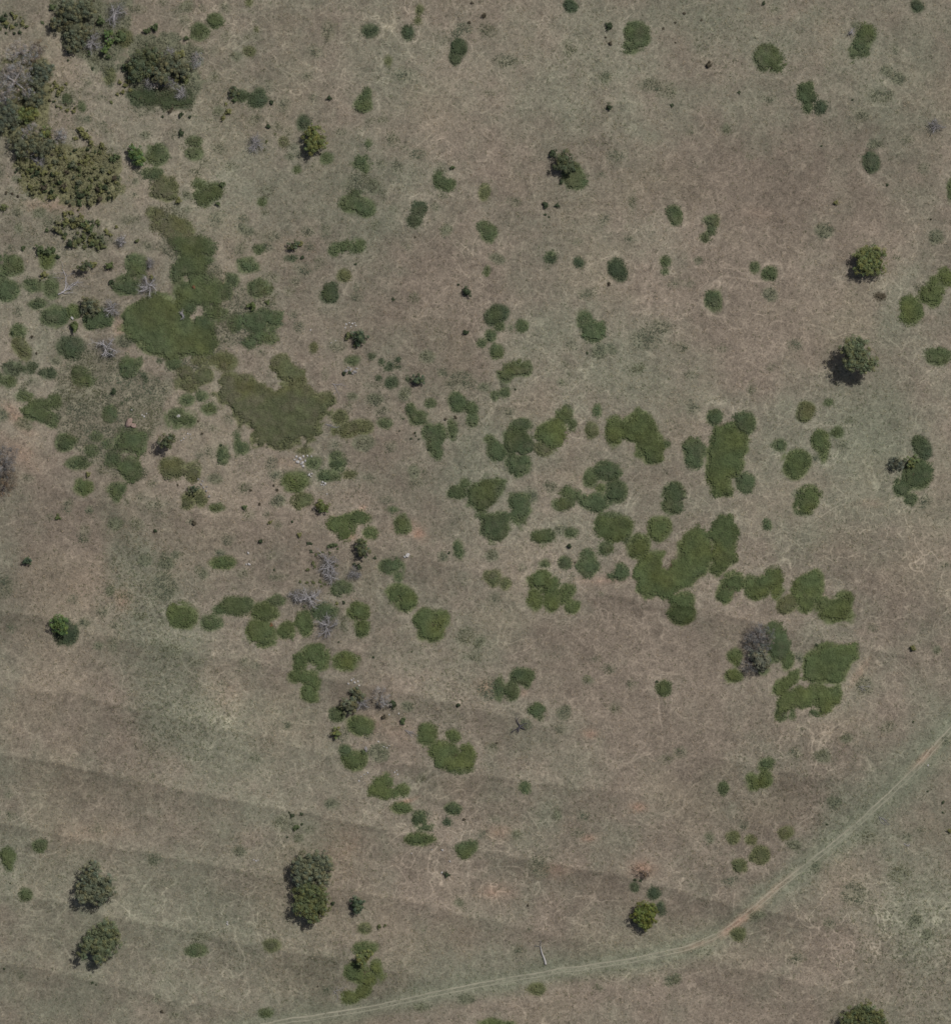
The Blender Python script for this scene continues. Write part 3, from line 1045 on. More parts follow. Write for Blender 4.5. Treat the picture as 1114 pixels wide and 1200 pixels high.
TREE_LABEL = {
 'lone_a': ('yellow-green round-crowned tree standing alone above the fallen pale branches, dark shade on its left', 'the yellow-green upper tree'),
 'lone_b': ('dark leafy tree joined to a flat green shrub in the upper middle of the pasture', 'the dark upper-middle tree'),
 'lone_c': ('small tree with its shadow side built dark, lit crown a yellow bush, upper left scrub', 'the small black-shaded tree'),  # dark lobes stand in for the shadow; the lit crown is the yellow bush
 'lone_d': ('dark tree with a long black shadow above a pair of olive shrubs', 'the long-shadowed tree'),
 'lone_e': ('pale lime tree with a broad round crown near the upper right edge', 'the pale lime tree'),
 'lone_f': ('mid green lobed tree with the largest black shadow on the upper right', 'the lobed green tree'),
 'lone_g': ('bright green tree ringed by a dark skirt near the left edge', 'the skirted tree'),
 'lone_h': ('dark tree with a mossy green top beside orange bare soil', 'the dark central tree'),
 'lone_i': ('grey-green two-lobed tree, upper one of the pair at lower left', 'the grey-green pair'),
 'lone_j': ('dull green tree with ragged foot, lower one of the pair at lower left', 'the ragged lower tree'),
 'lone_k': ('grey-blue leafy tree forming the upper half of the tall double crown', 'the tall double crown'),
 'lone_k2': ('olive green leafy tree forming the lower half of the tall double crown', 'the lower double crown'),
 'lone_l': ('bright lime small tree rising out of a green shrub just above the dirt track', 'the small lime tree'),
 'lone_m': ('glossy lime green round tree standing just above the dirt track', 'the glossy round tree'),
 'lone_n': ('olive tree cut by the bottom edge of the photo at lower right', 'the bottom edge tree'),
 'round_a': ('round grey-green little tree below a scatter of pale stones', 'the stone-side round tree'),
 'round_b': ('neat round dark little tree at the end of a string of bushes', 'the neat round tree'),
 'round_c': ('round mossy yellow-green little tree below the white stones', 'the mossy round tree'),
 'round_d': ('round grey-leaved little tree touching a lime bush at the right edge', 'the grey-and-lime pair'),
 'round_e': ('round lime little tree touching a grey-leaved one at the right edge', ''),
 'round_f': ('single round dark little tree alone on bare pasture by the left edge', 'the lone left tree'),
 'round_g': ('round dark green little tree beside the tall double crown', 'the small round tree'),
 'small_a': ('small black-green tree, its sunlit right side built as a yellow bush', ''),  # sunlit side of this crown is modelled as a separate yellow bush
 'small_b': ('small dark tree on an olive shrub beside a chain of grey stones', 'the stone chain'),
 'small_c': ('small ragged yellow-green tree with black shade among pale stones', ''),
 'scrub_a': ('broad olive tree with three lobes at the top edge of the scrub', 'the top edge scrub'),
 'scrub_b': ('olive scrub tree directly below the three-lobed olive tree', ''),
 'scrub_c': ('narrow upright green tree between a bleached dead tree and an olive shrub', ''),
 'scrub_d': ('blue-green tree above the broad grey leafless crown at the left edge', 'the blue-green scrub tree'),
 'scrub_e': ('olive tree just below the broad grey leafless crown', ''),
 'scrub_f': ('blue-green tree cut by the left edge below the grey crowns', ''),
 'scrub_g': ('smooth yellow-green tree between grey crowns at the left scrub', 'the smooth yellow-green tree'),
 'scrub_h': ('small bright yellow-green tree enclosed by grey leafless brush', ''),
 'scrub_i': ('dark olive tree at the top of the dense gorse thicket', 'the gorse thicket'),
 'scrub_j': ('compact green tree with black shade on its left, right of the gorse thicket', 'the compact shaded tree'),
 'scrub_k': ('large dark domed tree at the left end of the upper grove', 'the upper grove'),
 'scrub_l': ('olive tree at the middle of the upper grove beside lilac dead wood', ''),
 'scrub_m': ('grey-green round tree alone on the open ground right of the upper grove', 'the grey-green round tree'),
 'scrub_n': ('upright olive tree inside the left shrub bank beside pale dead limbs', 'the left shrub bank'),
 'scrub_o': ('upper olive tree of the small grove below the bleached dead trees', 'the small lower grove'),
 'scrub_p': ('lower dark olive tree of the small grove below the bleached dead trees', ''),
 'scrub_q': ('thin ash-green tree below the grey dead crown on the right side', ''),
 'brush_a': ('thin grey leafless brush beside a brown withered tree at upper left', ''),
 'brush_b': ('brown withered tree above the blue-green scrub tree', ''),
 'brush_c': ('broad grey leafless crown at the left edge of the upper scrub', 'the broad grey crown'),
 'brush_d': ('grey leafless brush left of the small bright yellow-green tree', ''),
 'brush_e': ('grey leafless brush right of the small bright yellow-green tree', ''),
 'brush_f': ('grey dead crown hanging on the lower side of the upper grove', ''),
 'brush_g': ('pinkish grey leafless crown at the right end of the upper grove', ''),
 'brush_h': ('grey leafless tree cut by the left edge beside pale bare soil', 'the left edge grey tree'),
 'brush_i': ('brown withered tree just below the grey tree on the left edge', ''),
 'brush_j': ('grey-lilac leafless tree on the right of the small lower grove', ''),
 'brush_k': ('dark ashen dead crown on a green shrub on the right side', 'the ashen dead crown'),
 'brush_l': ('low blackened brush under the ashen dead crown', ''),
 'brush_m': ('brown withered little tree where pale trails meet above the glossy tree', 'the withered little tree'),
}

items = []            # dict(kind, tone, shape=[(x,y,rx,ry)] in photo px, poly)
ox = oy = 0
for line in SURVEY.strip().split('\n'):
    w = line.split()
    if w[0] == '@': ox, oy = float(w[1]), float(w[2]); ZF = float(w[3]) if len(w) > 3 else 3.979; continue
    def cv(tok):
        q = [float(v) for v in tok.split(',')]
        x, y = ox + q[0] / ZF, oy + q[1] / ZF
        if len(q) == 2: return (x, y)
        return (x, y, q[2] / ZF, (q[3] if len(q) > 3 else q[2]) / ZF)
    k = w[0]
    if k == 'p': items.append(dict(kind='p', tone=w[1], shape=[cv(t) for t in w[2:]]))
    elif k == 's': items.append(dict(kind='p', tone='s', faint=True, shape=[cv(t) for t in w[1:]]))
    elif k == 'F': items.append(dict(kind='p', tone='s', faint=True, poly=[cv(t) for t in w[2:]]))
    elif k == 'P': items.append(dict(kind='p', tone=w[1], poly=[cv(t) for t in w[2:]]))
    elif k == 'q':
        for t in w[2:]: items.append(dict(kind='p', tone=w[1], shape=[cv(t)]))
    elif k in 'br':
        for t in w[2:]: items.append(dict(kind=k, tone=w[1], shape=[cv(t)]))
    elif k == 'd': items.append(dict(kind='d', tone=w[2] if len(w) > 2 else 'std', shape=[cv(w[1])]))
    elif k == 't':
        if w[1] in BIG:
            items.append(dict(kind='t', id=w[1], tone=w[2], shape=[(a, b, c, c) for a, b, c in BIG[w[1]]]))
            if w[1] == 'lone_k': items.append(dict(kind='t', id='lone_k2', tone='olive3', shape=[(a, b, c, c) for a, b, c in BIG['lone_k2']]))
        else: items.append(dict(kind='t', id=w[1], tone=w[2], shape=[cv(t) for t in w[3:]]))
    elif k == 'L': items.append(dict(kind='L', tone='', a=cv(w[1]), b=cv(w[2]), shape=[(lambda a, b: ((a[0] + b[0]) / 2, (a[1] + b[1]) / 2, 3, 11))(cv(w[1]), cv(w[2]))]))
random_spots = True
def spot(n, x0, y0, x1, y1, lo, hi):
    k = 0
    while k < n:
        x, y, r = rnd.uniform(x0, x1), rnd.uniform(y0, y1), rnd.uniform(lo, hi); k += 1
        if any(abs(x - q[0]) < r + q[2] + 1 and abs(y - q[1]) < r + q[3] + 1 for i in items if 'shape' in i for q in i['shape']): continue
        if poly_dist(np.array([x]), np.array([y]), [(60, 350), (160, 330), (260, 340), (440, 500), (300, 540), (140, 420)])[0] > 0: continue
        items.append(dict(kind='p', tone='s', faint=rnd.random() < .6, shape=[(x, y, r * rnd.uniform(.8, 1.5), r), (x + rnd.uniform(-1, 1) * r, y + rnd.uniform(-1, 1) * r, r * .7, r * .6)]))
def poly_dist(px, py, poly):
    """signed distance in px, positive inside"""
    inside = np.zeros(px.shape, bool); d = np.full(px.shape, 1e9); n = len(poly)
    for i in range(n):
        (x0, y0), (x1, y1) = poly[i], poly[(i + 1) % n]
        vx, vy = x1 - x0, y1 - y0; t = np.clip(((px - x0) * vx + (py - y0) * vy) / (vx * vx + vy * vy + 1e-9), 0, 1)
        d = np.minimum(d, np.hypot(px - x0 - t * vx, py - y0 - t * vy))
        c = (y0 > py) != (y1 > py); xi = x0 + (py - y0) / (vy if vy else 1e-9) * vx
        inside ^= c & (px < xi)
    return np.where(inside, d, -d)
spot(140, 0, 0, 330, 300, 2, 5.5); spot(120, 0, 300, 340, 620, 2, 6); spot(30, 100, 640, 420, 760, 2, 5); spot(50, 300, 180, 560, 560, 2.5, 6); spot(30, 250, 600, 520, 1000, 2, 5); spot(30, 560, 0, 1114, 560, 2.5, 7); spot(40, 560, 560, 1114, 1180, 2.5, 7)
for it in items:
    if 'poly' in it:
        q = np.array(it['poly']); it['cx'], it['cy'] = q.mean(0); it['r'] = float(np.hypot(*(q - q.mean(0)).T).mean()); it['asp'] = 1.2
    else:
        a = np.array(it['shape']); w_ = a[:, 2] * a[:, 3]
        it['cx'] = float((a[:, 0] * w_).sum() / w_.sum()); it['cy'] = float((a[:, 1] * w_).sum() / w_.sum())
        X0, X1 = (a[:, 0] - a[:, 2]).min(), (a[:, 0] + a[:, 2]).max(); Y0, Y1 = (a[:, 1] - a[:, 3]).min(), (a[:, 1] + a[:, 3]).max()
        it['r'] = math.sqrt((X1 - X0) * (Y1 - Y0)) / 2; it['asp'] = (X1 - X0) / (Y1 - Y0)
patches = [it for it in items if it['kind'] == 'p']

def patch_dist(it, px, py):
    if 'poly' in it:
        wx, wy = (px - 557) * S, (600 - py) * S
        return poly_dist(px, py, it['poly']) + 1.8 + (fbm(wx, wy, 3.5, 95, 3) - .5) * (9 if it['tone'] != 'o' else 15) - (4 if it['tone'] == 'n' else 2.5 if it['tone'] == 'g' else 8) * sstep(.54, .76, fbm(wx, wy, 2.6, 96, 3)) * (1 if it['tone'] != 'g' else 1)
    D = np.full(px.shape, -1e9)
    for (x, y, rx, ry) in it['shape']:
        dn = np.sqrt(((px - x) / rx) ** 2 + ((py - y) / ry) ** 2)
        E = (1 - dn) * min(rx, ry); k = 2.4; m = np.maximum(D, E)
        D = m + k * np.log1p(np.exp(-np.abs(np.clip(D - E, -60, 60)) / k)) * (D > -1e8)
    if it['r'] > 8 and not it.get('faint'):
        wx, wy = (px - 557) * S, (600 - py) * S
        D = D - (1.5 if it['tone'] == 'g' else 3) * sstep(.6, .85, fbm(wx, wy, 2.0, 96, 2)) - (3.5 * sstep(.965, 1.0, 1 - np.abs(fbm(wx, wy, 7, 98, 2) - .5) * 1.2) if it['r'] > 14 else 0)
    return D + min(1.7, .5 + it['r'] * .09)
def wobble(wx, wy):       # ragged outlines, in px
    return (fbm(wx, wy, 2.6, 90, 3) - .5) * 7.5

# ------------------------------------------------------------------ ground
gx = np.arange(-117, 117.01, .37); gy = np.arange(-126, 126.01, .37)
ext = np.cumsum(.5 * 1.16 ** np.arange(0, 48)); ext = ext[ext < 5200]
gx = np.concatenate([gx[0] - ext[::-1], gx, gx[-1] + ext]); gy = np.concatenate([gy[0] - ext[::-1], gy, gy[-1] + ext])
WX, WY = np.meshgrid(gx, gy)
PX, PY = WX / S + 557, 600 - WY / S
def blob(x, y, rx, ry, a=0):
    c, s = math.cos(math.radians(a)), math.sin(math.radians(a)); dx, dy = PX - x, PY - y
    return np.exp(-(((dx * c + dy * s) / rx) ** 2 + ((-dx * s + dy * c) / ry) ** 2))
def line_d(pts):
    d = np.full(PX.shape, 1e9)
    for (x0, y0), (x1, y1) in zip(pts[:-1], pts[1:]):
        m = (PX > min(x0, x1) - 60) & (PX < max(x0, x1) + 60) & (PY > min(y0, y1) - 60) & (PY < max(y0, y1) + 60)
        if not m.any(): continue
        vx, vy = x1 - x0, y1 - y0; t = np.clip(((PX[m] - x0) * vx + (PY[m] - y0) * vy) / (vx * vx + vy * vy), 0, 1)
        d[m] = np.minimum(d[m], np.hypot(PX[m] - x0 - t * vx, PY[m] - y0 - t * vy))
    return d
TRACK = [(250, 1215), (330, 1197), (420, 1184), (505, 1166), (560, 1155), (640, 1140), (700, 1131), (760, 1122), (800, 1113), (832, 1102), (858, 1086), (900, 1050), (950, 1010), (1000, 970), (1050, 925), (1085, 888), (1114, 853), (1200, 765)]
WARP = (fbm(WX, WY, 14, 5, 3) - .5) * 26
green = (fbm(WX, WY, 34, 1, 5) - .5) * 1.9 + (fbm(WX, WY, 6, 21, 3) - .5) * 1.1 - .05
for b in ((640, 380, 90, 75, 0, .7), (770, 440, 110, 55, 15, .75), (555, 545, 60, 60, 0, .8), (430, 560, 110, 30, 10, .4), (125, 600, 22, 50, -30, .9), (160, 670, 34, 60, -25, 1.4), (190, 760, 50, 80, -14, 1.3), (215, 850, 75, 40, 10, 1.2), (320, 890, 60, 70, -30, .5), (370, 980, 60, 50, -20, .5),
          (1020, 520, 45, 55, 0, 1.0), (975, 985, 100, 26, -42, 1.2), (1065, 900, 80, 22, -42, 1.1), (1085, 1060, 70, 130, 0, .7), (620, 1130, 260, 34, -8, .8), (770, 1110, 70, 26, 0, .6), (600, 870, 50, 60, 0, .5), (640, 940, 50, 110, 5, .5),
          (560, 760, 60, 60, 0, .45), (690, 40, 40, 50, 0, .7), (850, 140, 140, 60, 0, .45), (1050, 150, 80, 120, 0, .4), (660, 110, 30, 50, 0, .5), (740, 160, 40, 40, 0, .5), (300, 1100, 160, 50, 10, .55), (40, 1010, 90, 50, 0, .5),
          (300, 960, 130, 30, 12, .4), (250, 240, 50, 130, 0, .35), (440, 250, 100, 60, 0, .45), (120, 380, 160, 130, 0, .35), (330, 870, 110, 70, 20, .35), (930, 500, 60, 50, 0, .5), (460, 400, 60, 50, 0, .4), (930, 640, 80, 40, 0, .3),
          (620, 200, 90, 60, 0, -.5), (720, 200, 80, 60, 0, -.3), (900, 380, 110, 90, 0, -.8), (560, 60, 60, 60, 0, -.2), (520, 320, 70, 60, 0, -.6), (740, 340, 40, 30, 0, -.7), (80, 640, 50, 60, 0, -.7), (60, 820, 130, 60, 0, -.5), (780, 830, 150, 110, 0, -.6),
          (650, 560, 70, 60, 0, -.3), (930, 1020, 60, 60, 0, -.4), (300, 600, 80, 25, 0, -.6), (890, 250, 90, 60, 0, -.5), (980, 1110, 100, 50, 0, -.4), (640, 1170, 200, 18, -8, -.5), (1060, 680, 60, 60, 0, -.3), (110, 870, 100, 30, 0, -.4), (240, 30, 60, 60, 0, -.3)):
    green += blob(*b[:5]) * b[5]
green = .06 + .86 * sstep(-.7, .95, green)
# value of the sward: how pale or how rank it is, before the seam steps
val = (fbm(WX, WY, 24, 31, 5) - .5) * .58 + (fbm(WX, WY, 4, 33, 3) - .5) * .16
for b in ((265, 820, 30, 50, -35, .30), (480, 625, 20, 12, 0, .1), (100, 700, 30, 50, -10, .1), (20, 530, 40, 50, 40, .16), (110, 980, 50, 14, 0, .1), (110, 1070, 60, 12, 5, .14), (360, 1100, 60, 25, 10, .06), (1000, 1165, 100, 14, 8, .12), (20, 210, 30, 40, 0, .12), (330, 960, 30, 14, 0, .1), (1010, 500, 70, 30, 20, .08),
          (830, 465, 40, 5, 22, .22), (700, 700, 60, 12, 5, -.08), (1050, 620, 40, 20, 0, .05), (890, 800, 50, 12, -20, .06), (90, 60, 40, 160, 0, .05), (470, 640, 60, 30, 0, .05), (430, 1060, 30, 40, 0, .08), (190, 450, 60, 16, 30, .06),
          (690, 950, 70, 35, 0, -.08), (1050, 720, 60, 40, 0, -.08), (1030, 1015, 30, 30, 0, -.1), (780, 215, 60, 40, 0, -.05), (700, 150, 40, 50, 0, -.06), (305, 850, 10, 60, -25, -.16), (175, 700, 45, 90, -15, -.12), (215, 840, 70, 40, 10, -.08), (135, 610, 8, 40, -25, -.22), (165, 640, 20, 50, -30, -.08), (200, 780, 110, 8, 12, -.08), (1060, 1100, 80, 90, 0, .05)):
    val += blob(*b[:5]) * b[5]
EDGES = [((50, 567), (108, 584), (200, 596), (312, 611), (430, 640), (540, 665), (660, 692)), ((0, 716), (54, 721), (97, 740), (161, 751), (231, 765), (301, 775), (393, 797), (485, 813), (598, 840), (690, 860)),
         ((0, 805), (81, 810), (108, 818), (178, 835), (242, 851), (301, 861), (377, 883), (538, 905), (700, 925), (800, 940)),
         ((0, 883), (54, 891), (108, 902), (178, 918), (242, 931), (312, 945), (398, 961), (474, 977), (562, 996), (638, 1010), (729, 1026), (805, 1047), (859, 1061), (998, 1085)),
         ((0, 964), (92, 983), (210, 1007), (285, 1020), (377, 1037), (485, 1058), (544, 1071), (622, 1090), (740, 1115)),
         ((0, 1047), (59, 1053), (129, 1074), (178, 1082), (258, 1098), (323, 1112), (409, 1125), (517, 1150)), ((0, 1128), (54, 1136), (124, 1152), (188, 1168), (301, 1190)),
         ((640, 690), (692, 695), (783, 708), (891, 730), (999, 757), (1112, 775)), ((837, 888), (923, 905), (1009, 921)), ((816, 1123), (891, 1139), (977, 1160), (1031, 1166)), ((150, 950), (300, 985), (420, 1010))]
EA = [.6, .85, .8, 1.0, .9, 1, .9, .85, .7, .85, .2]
seam_band = np.zeros(PX.shape)  # brightness steps at image-strip seams, put into the ground colour
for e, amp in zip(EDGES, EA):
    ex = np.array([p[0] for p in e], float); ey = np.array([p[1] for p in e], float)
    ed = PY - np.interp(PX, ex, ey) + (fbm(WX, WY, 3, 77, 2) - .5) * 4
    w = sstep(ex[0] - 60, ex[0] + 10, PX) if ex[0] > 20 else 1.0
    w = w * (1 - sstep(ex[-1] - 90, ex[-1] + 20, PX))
    seam_band += amp * w * np.where(ed > 0, -sstep(0, 2.5, ed) * np.exp(-np.clip(ed, 0, 999) / 36) * .235, np.exp(np.clip(ed, -999, 0) / 30) * .13)
val = val + seam_band
# bare, pinkish and orange soil
soil = np.zeros(PX.shape)
for b in ((490, 625, 10, 6, 40, .9), (478, 618, 18, 8, 0, .45), (144, 702, 9, 12, 0, .5), (690, 860, 8, 5, 0, .7), (748, 946, 9, 5, 0, .6), (410, 628, 8, 4, 20, .6), (474, 940, 14, 3, -20, .8), (425, 595, 4, 3, 0, .9), (752, 1018, 14, 9, 0, .6), (20, 490, 22, 8, 50, .6),
          (268, 818, 26, 40, -35, .16), (30, 530, 26, 12, 45, .4), (110, 975, 40, 12, 0, .2), (110, 690, 30, 30, 0, .15), (570, 805, 9, 8, 0, .6), (613, 812, 6, 4, 0, .5), (868, 1078, 30, 5, -38, 1.1), (905, 1045, 30, 4, -42, .6), (820, 1106, 30, 4, -18, .5), (1085, 885, 20, 4, -42, .8), (585, 975, 14, 8, 0, .4), (690, 982, 8, 4, 0, .5), (400, 995, 24, 34, 0, .22), (1005, 790, 5, 22, 35, .4), (140, 385, 8, 10, 0, .5), (345, 545, 20, 8, 0, .2), (60, 240, 40, 8, 0, .35),
          (650, 1020, 20, 8, 0, .3), (580, 1045, 20, 10, 0, .35), (1020, 590, 18, 6, 0, .2), (230, 215, 10, 25, 0, .2), (680, 560, 25, 15, 0, .2), (700, 680, 25, 5, 0, .35), (890, 250, 20, 9, 0, .1), (212, 335, 12, 18, 0, .25), (450, 850, 30, 14, 20, .25), (260, 340, 12, 18, 0, .3)):
    soil = np.maximum(soil, blob(*b[:5]) * b[5] * (.45 + 1.1 * fbm(WX, WY, 2.2, 12, 3)))
# trodden trails traced in the photograph
trail = np.zeros(PX.shape)
for pts, w, a in (([(775, 445), (805, 455), (835, 468), (870, 488), (905, 496), (945, 501), (1000, 499)], 1.3, .7), ([(735, 640), (735, 692)], 1, .5), ([(1016, 768), (1000, 795), (975, 838)], 2.2, .8), ([(945, 745), (925, 780), (900, 812)], 1.2, .7),
                  ([(915, 760), (938, 768), (960, 758)], 1, .4), ([(745, 585), (735, 620), (742, 690), (780, 705), (805, 700)], 1, .7), ([(775, 580), (820, 600), (850, 640)], .9, .3), ([(905, 670), (885, 720)], 1, .6), ([(965, 735), (985, 730), (1000, 722)], 1, .5),
                  ([(560, 815), (570, 824), (600, 828), (622, 838)], 1.4, .8), ([(625, 760), (627, 830), (622, 900), (610, 985)], 1.6, .45), ([(345, 1085), (335, 1105), (328, 1150), (326, 1190)], 1, .6), ([(352, 1085), (333, 1112)], 1, .5), ([(362, 1088), (340, 1112)], 1, .5),
                  ([(738, 1005), (715, 990), (695, 980)], 1, .6), ([(738, 1020), (715, 1012), (695, 1003)], 1, .5), ([(760, 1012), (795, 1008), (830, 990), (850, 985)], 1, .6), ([(785, 1068), (800, 1060), (820, 1050)], 1, .5), ([(795, 1085), (830, 1093)], .9, .4),
                  ([(1010, 970), (960, 1015), (920, 1040), (890, 1065)], 1, .6), ([(835, 1100), (845, 1150), (870, 1160)], .9, .4), ([(1010, 1140), (1030, 1095), (1045, 1080)], 1, .5), ([(840, 1127), (870, 1137)], 1, .5), ([(100, 1062), (115, 1068), (130, 1072)], 1.2, .4),
                  ([(122, 1022), (128, 1008)], 1.5, .6), ([(0, 478), (22, 520), (60, 556), (90, 575)], 5, .6), ([(235, 795), (265, 790), (292, 815), (305, 850), (318, 885)], 3, .35), ([(88, 68), (112, 100), (150, 140), (170, 155)], 1.2, .5), ([(640, 300), (700, 330), (712, 352)], .9, .35), ([(300, 448), (330, 447), (362, 450)], 1.1, .7), ([(560, 560), (520, 575), (450, 560)], .9, .3),
                  ([(425, 650), (460, 680), (485, 700), (500, 720)], 1, .5), ([(398, 745), (440, 770), (490, 790), (520, 815)], .9, .4), ([(500, 870), (512, 860), (525, 880)], 1, .6), ([(555, 975), (545, 1050), (535, 1070)], 1, .4), ([(215, 650), (240, 640), (330, 655), (400, 690)], .9, .3),
                  ([(930, 60), (955, 45), (960, 50)], .8, .4), ([(935, 20), (960, 55)], .8, .4), ([(1114, 610), (1090, 650), (1060, 680)], 1, .4), ([(990, 720), (1010, 705), (1040, 690), (1060, 660)], 1, .4), ([(600, 590), (585, 600), (570, 620)], .8, .4)):
    d = line_d(pts) + (fbm(WX, WY, 1.8, 15, 2) - .5) * 1.5
    trail = np.maximum(trail, np.exp(-(d / (w * 1.25)) ** 2) * a * (.35 + .9 * fbm(WX, WY, 4, 16, 2)))
dtr = line_d(TRACK) + (fbm(WX, WY, 6, 18, 3) - .5) * 5
verge = np.exp(-(dtr / 13) ** 2)
# growth under and worn rims around the shrubs
under = np.zeros(PX.shape); ucol = np.zeros(PX.shape + (3,)); rim = np.zeros(PX.shape)
TONES = {'n': (.077, .101, .047), 'g': (.086, .110, .043), 'd': (.053, .072, .038), 'o': (.100, .112, .050), 's': (.105, .118, .074), 'y': (.150, .152, .064), 'br': (.072, .062, .042), 'or': (.17, .09, .05), 'k': (.138, .138, .072), 'm': (.096, .120, .052), 'dg': (.060, .076, .028)}
wob_all = wobble(WX, WY)
ix0 = np.searchsorted(gx, -117.5); iy0 = np.searchsorted(gy, -126.5)
for it in patches:
    pts = it.get('poly') or [(a + sx * b, c + sy * d) for a, c, b, d in it['shape'] for sx, sy in ((1, 1), (-1, -1))]
    x0, x1 = min(p[0] for p in pts) - 14, max(p[0] for p in pts) + 14; y0, y1 = min(p[1] for p in pts) - 14, max(p[1] for p in pts) + 14
    i0, i1 = np.searchsorted(gx, (x0 - 557) * S), np.searchsorted(gx, (x1 - 557) * S); j0, j1 = np.searchsorted(gy, (600 - y1) * S), np.searchsorted(gy, (600 - y0) * S)
    sl = (slice(j0, j1), slice(i0, i1))
    if i1 <= i0 or j1 <= j0: continue
    D = patch_dist(it, PX[sl], PY[sl]); D2 = D + wob_all[sl] * .8
    if it.get('faint'): u = sstep(-4, 5, D2) * .38
    elif it['tone'] == 's': u = sstep(-2.5, 3, D2) * .7
    else: u = sstep(-2.2, 2.2, D2) * .85; rim[sl] = np.maximum(rim[sl], np.exp(-((D + 5.0) / 2.4) ** 2) * (.25 + .9 * fbm(WX[sl], WY[sl], 6, 19, 2)) * min(1, it['r'] / 9))
    m = u > under[sl]; under[sl] = np.where(m, u, under[sl]); ucol[sl][m] = TONES[it['tone']]
BROWN = np.array((.208, .172, .136)); GREEN = np.array((.188, .186, .138)); BLUEG = np.array((.162, .178, .125)); SOIL = np.array((.36, .215, .155)); PALE = np.array((.36, .325, .255)); TAN = np.array((.222, .192, .142))
C = BROWN[None, None] * (1 - green[..., None]) + GREEN * green[..., None]
tan = sstep(.5, .75, fbm(WX, WY, 18, 81, 4))[..., None] * .5
C = C * (1 - tan) + (TAN * tan)
vg = (verge * .8 + .35 * blob(1020, 520, 40, 50))[..., None]; vg = np.clip(vg, 0, 1); C = C * (1 - vg) + BLUEG * vg
C = C * (1 + val[..., None] * 1.0)
so = np.clip(soil, 0, 1)[..., None]; C = C * (1 - so * .75) + SOIL * so * .75
tr = np.clip(np.maximum(np.maximum(trail, rim * .5), .5 * np.exp(-(dtr / 6.0) ** 2) * (.5 + fbm(WX, WY, 7, 17, 2))), 0, 1)[..., None]; C = C * (1 - tr * .42) + PALE * tr * .42
# colour of the growth itself, kept in its own tone
C = C * (1 - under[..., None]) + ucol * 1.12 * under[..., None]
C = np.clip(C, .02, .6)
netmask = np.clip(.55 + (fbm(WX, WY, 40, 3, 3) - .45) * 1.6 + blob(950, 1090, 150, 70) * .9 + blob(950, 870, 120, 60) * .5 + blob(1020, 650, 100, 70) * .6 + blob(180, 1050, 110, 60) * .5 + blob(560, 1040, 120, 60) * .45 + blob(240, 880, 120, 50) * .4 + blob(680, 700, 160, 80) * .2, 0, 1.3) * (1 - under) * (1 - verge * .7)
mottle = np.clip((fbm(WX, WY, 22, 8, 3) - .52) * 1.6 + blob(165, 680, 40, 60) * 1.2 + blob(200, 760, 45, 60) * .9 + blob(215, 840, 70, 45) * 1.1 + blob(1085, 1090, 70, 130) * 1.0 + blob(700, 130, 60, 90) * .7 + blob(540, 500, 40, 50) * .4 + blob(60, 150, 100, 130) * .4 + blob(860, 60, 80, 70) * .3 + blob(540, 690, 30, 30) * .6, 0, 1) * (1 - under)
Z = ground_z(WX, WY) - .02
nY, nX = WX.shape
ii = (np.arange(nY - 1)[:, None] * nX + np.arange(nX - 1)[None]).ravel()
F = np.stack([ii, ii + 1, ii + nX + 1, ii + nX], 1)
gme = mesh_from('pasture_ground', np.stack([WX, WY, Z], -1).reshape(-1, 3), [F], C.reshape(-1, 3), M_ground, True)
ma = gme.color_attributes.new('Mask', 'FLOAT_COLOR', 'POINT')
m4 = np.ones((nX * nY, 4), np.float32); m4[:, 0] = netmask.ravel(); m4[:, 1] = mottle.ravel(); m4[:, 2] = (green * .8 + .1).ravel() * (1 - under.ravel()); ma.data.foreach_set('color', m4.ravel())
ground = link('pasture_ground', gme); ground['kind'] = 'structure'

def lut(A, wx, wy):       # nearest value of a ground array
    i = np.clip(np.searchsorted(gx, wx), 0, nX - 1); j = np.clip(np.searchsorted(gy, wy), 0, nY - 1); return A[j, i]
def gz(x, y): return float(ground_z(np.array([x]), np.array([y]))[0])

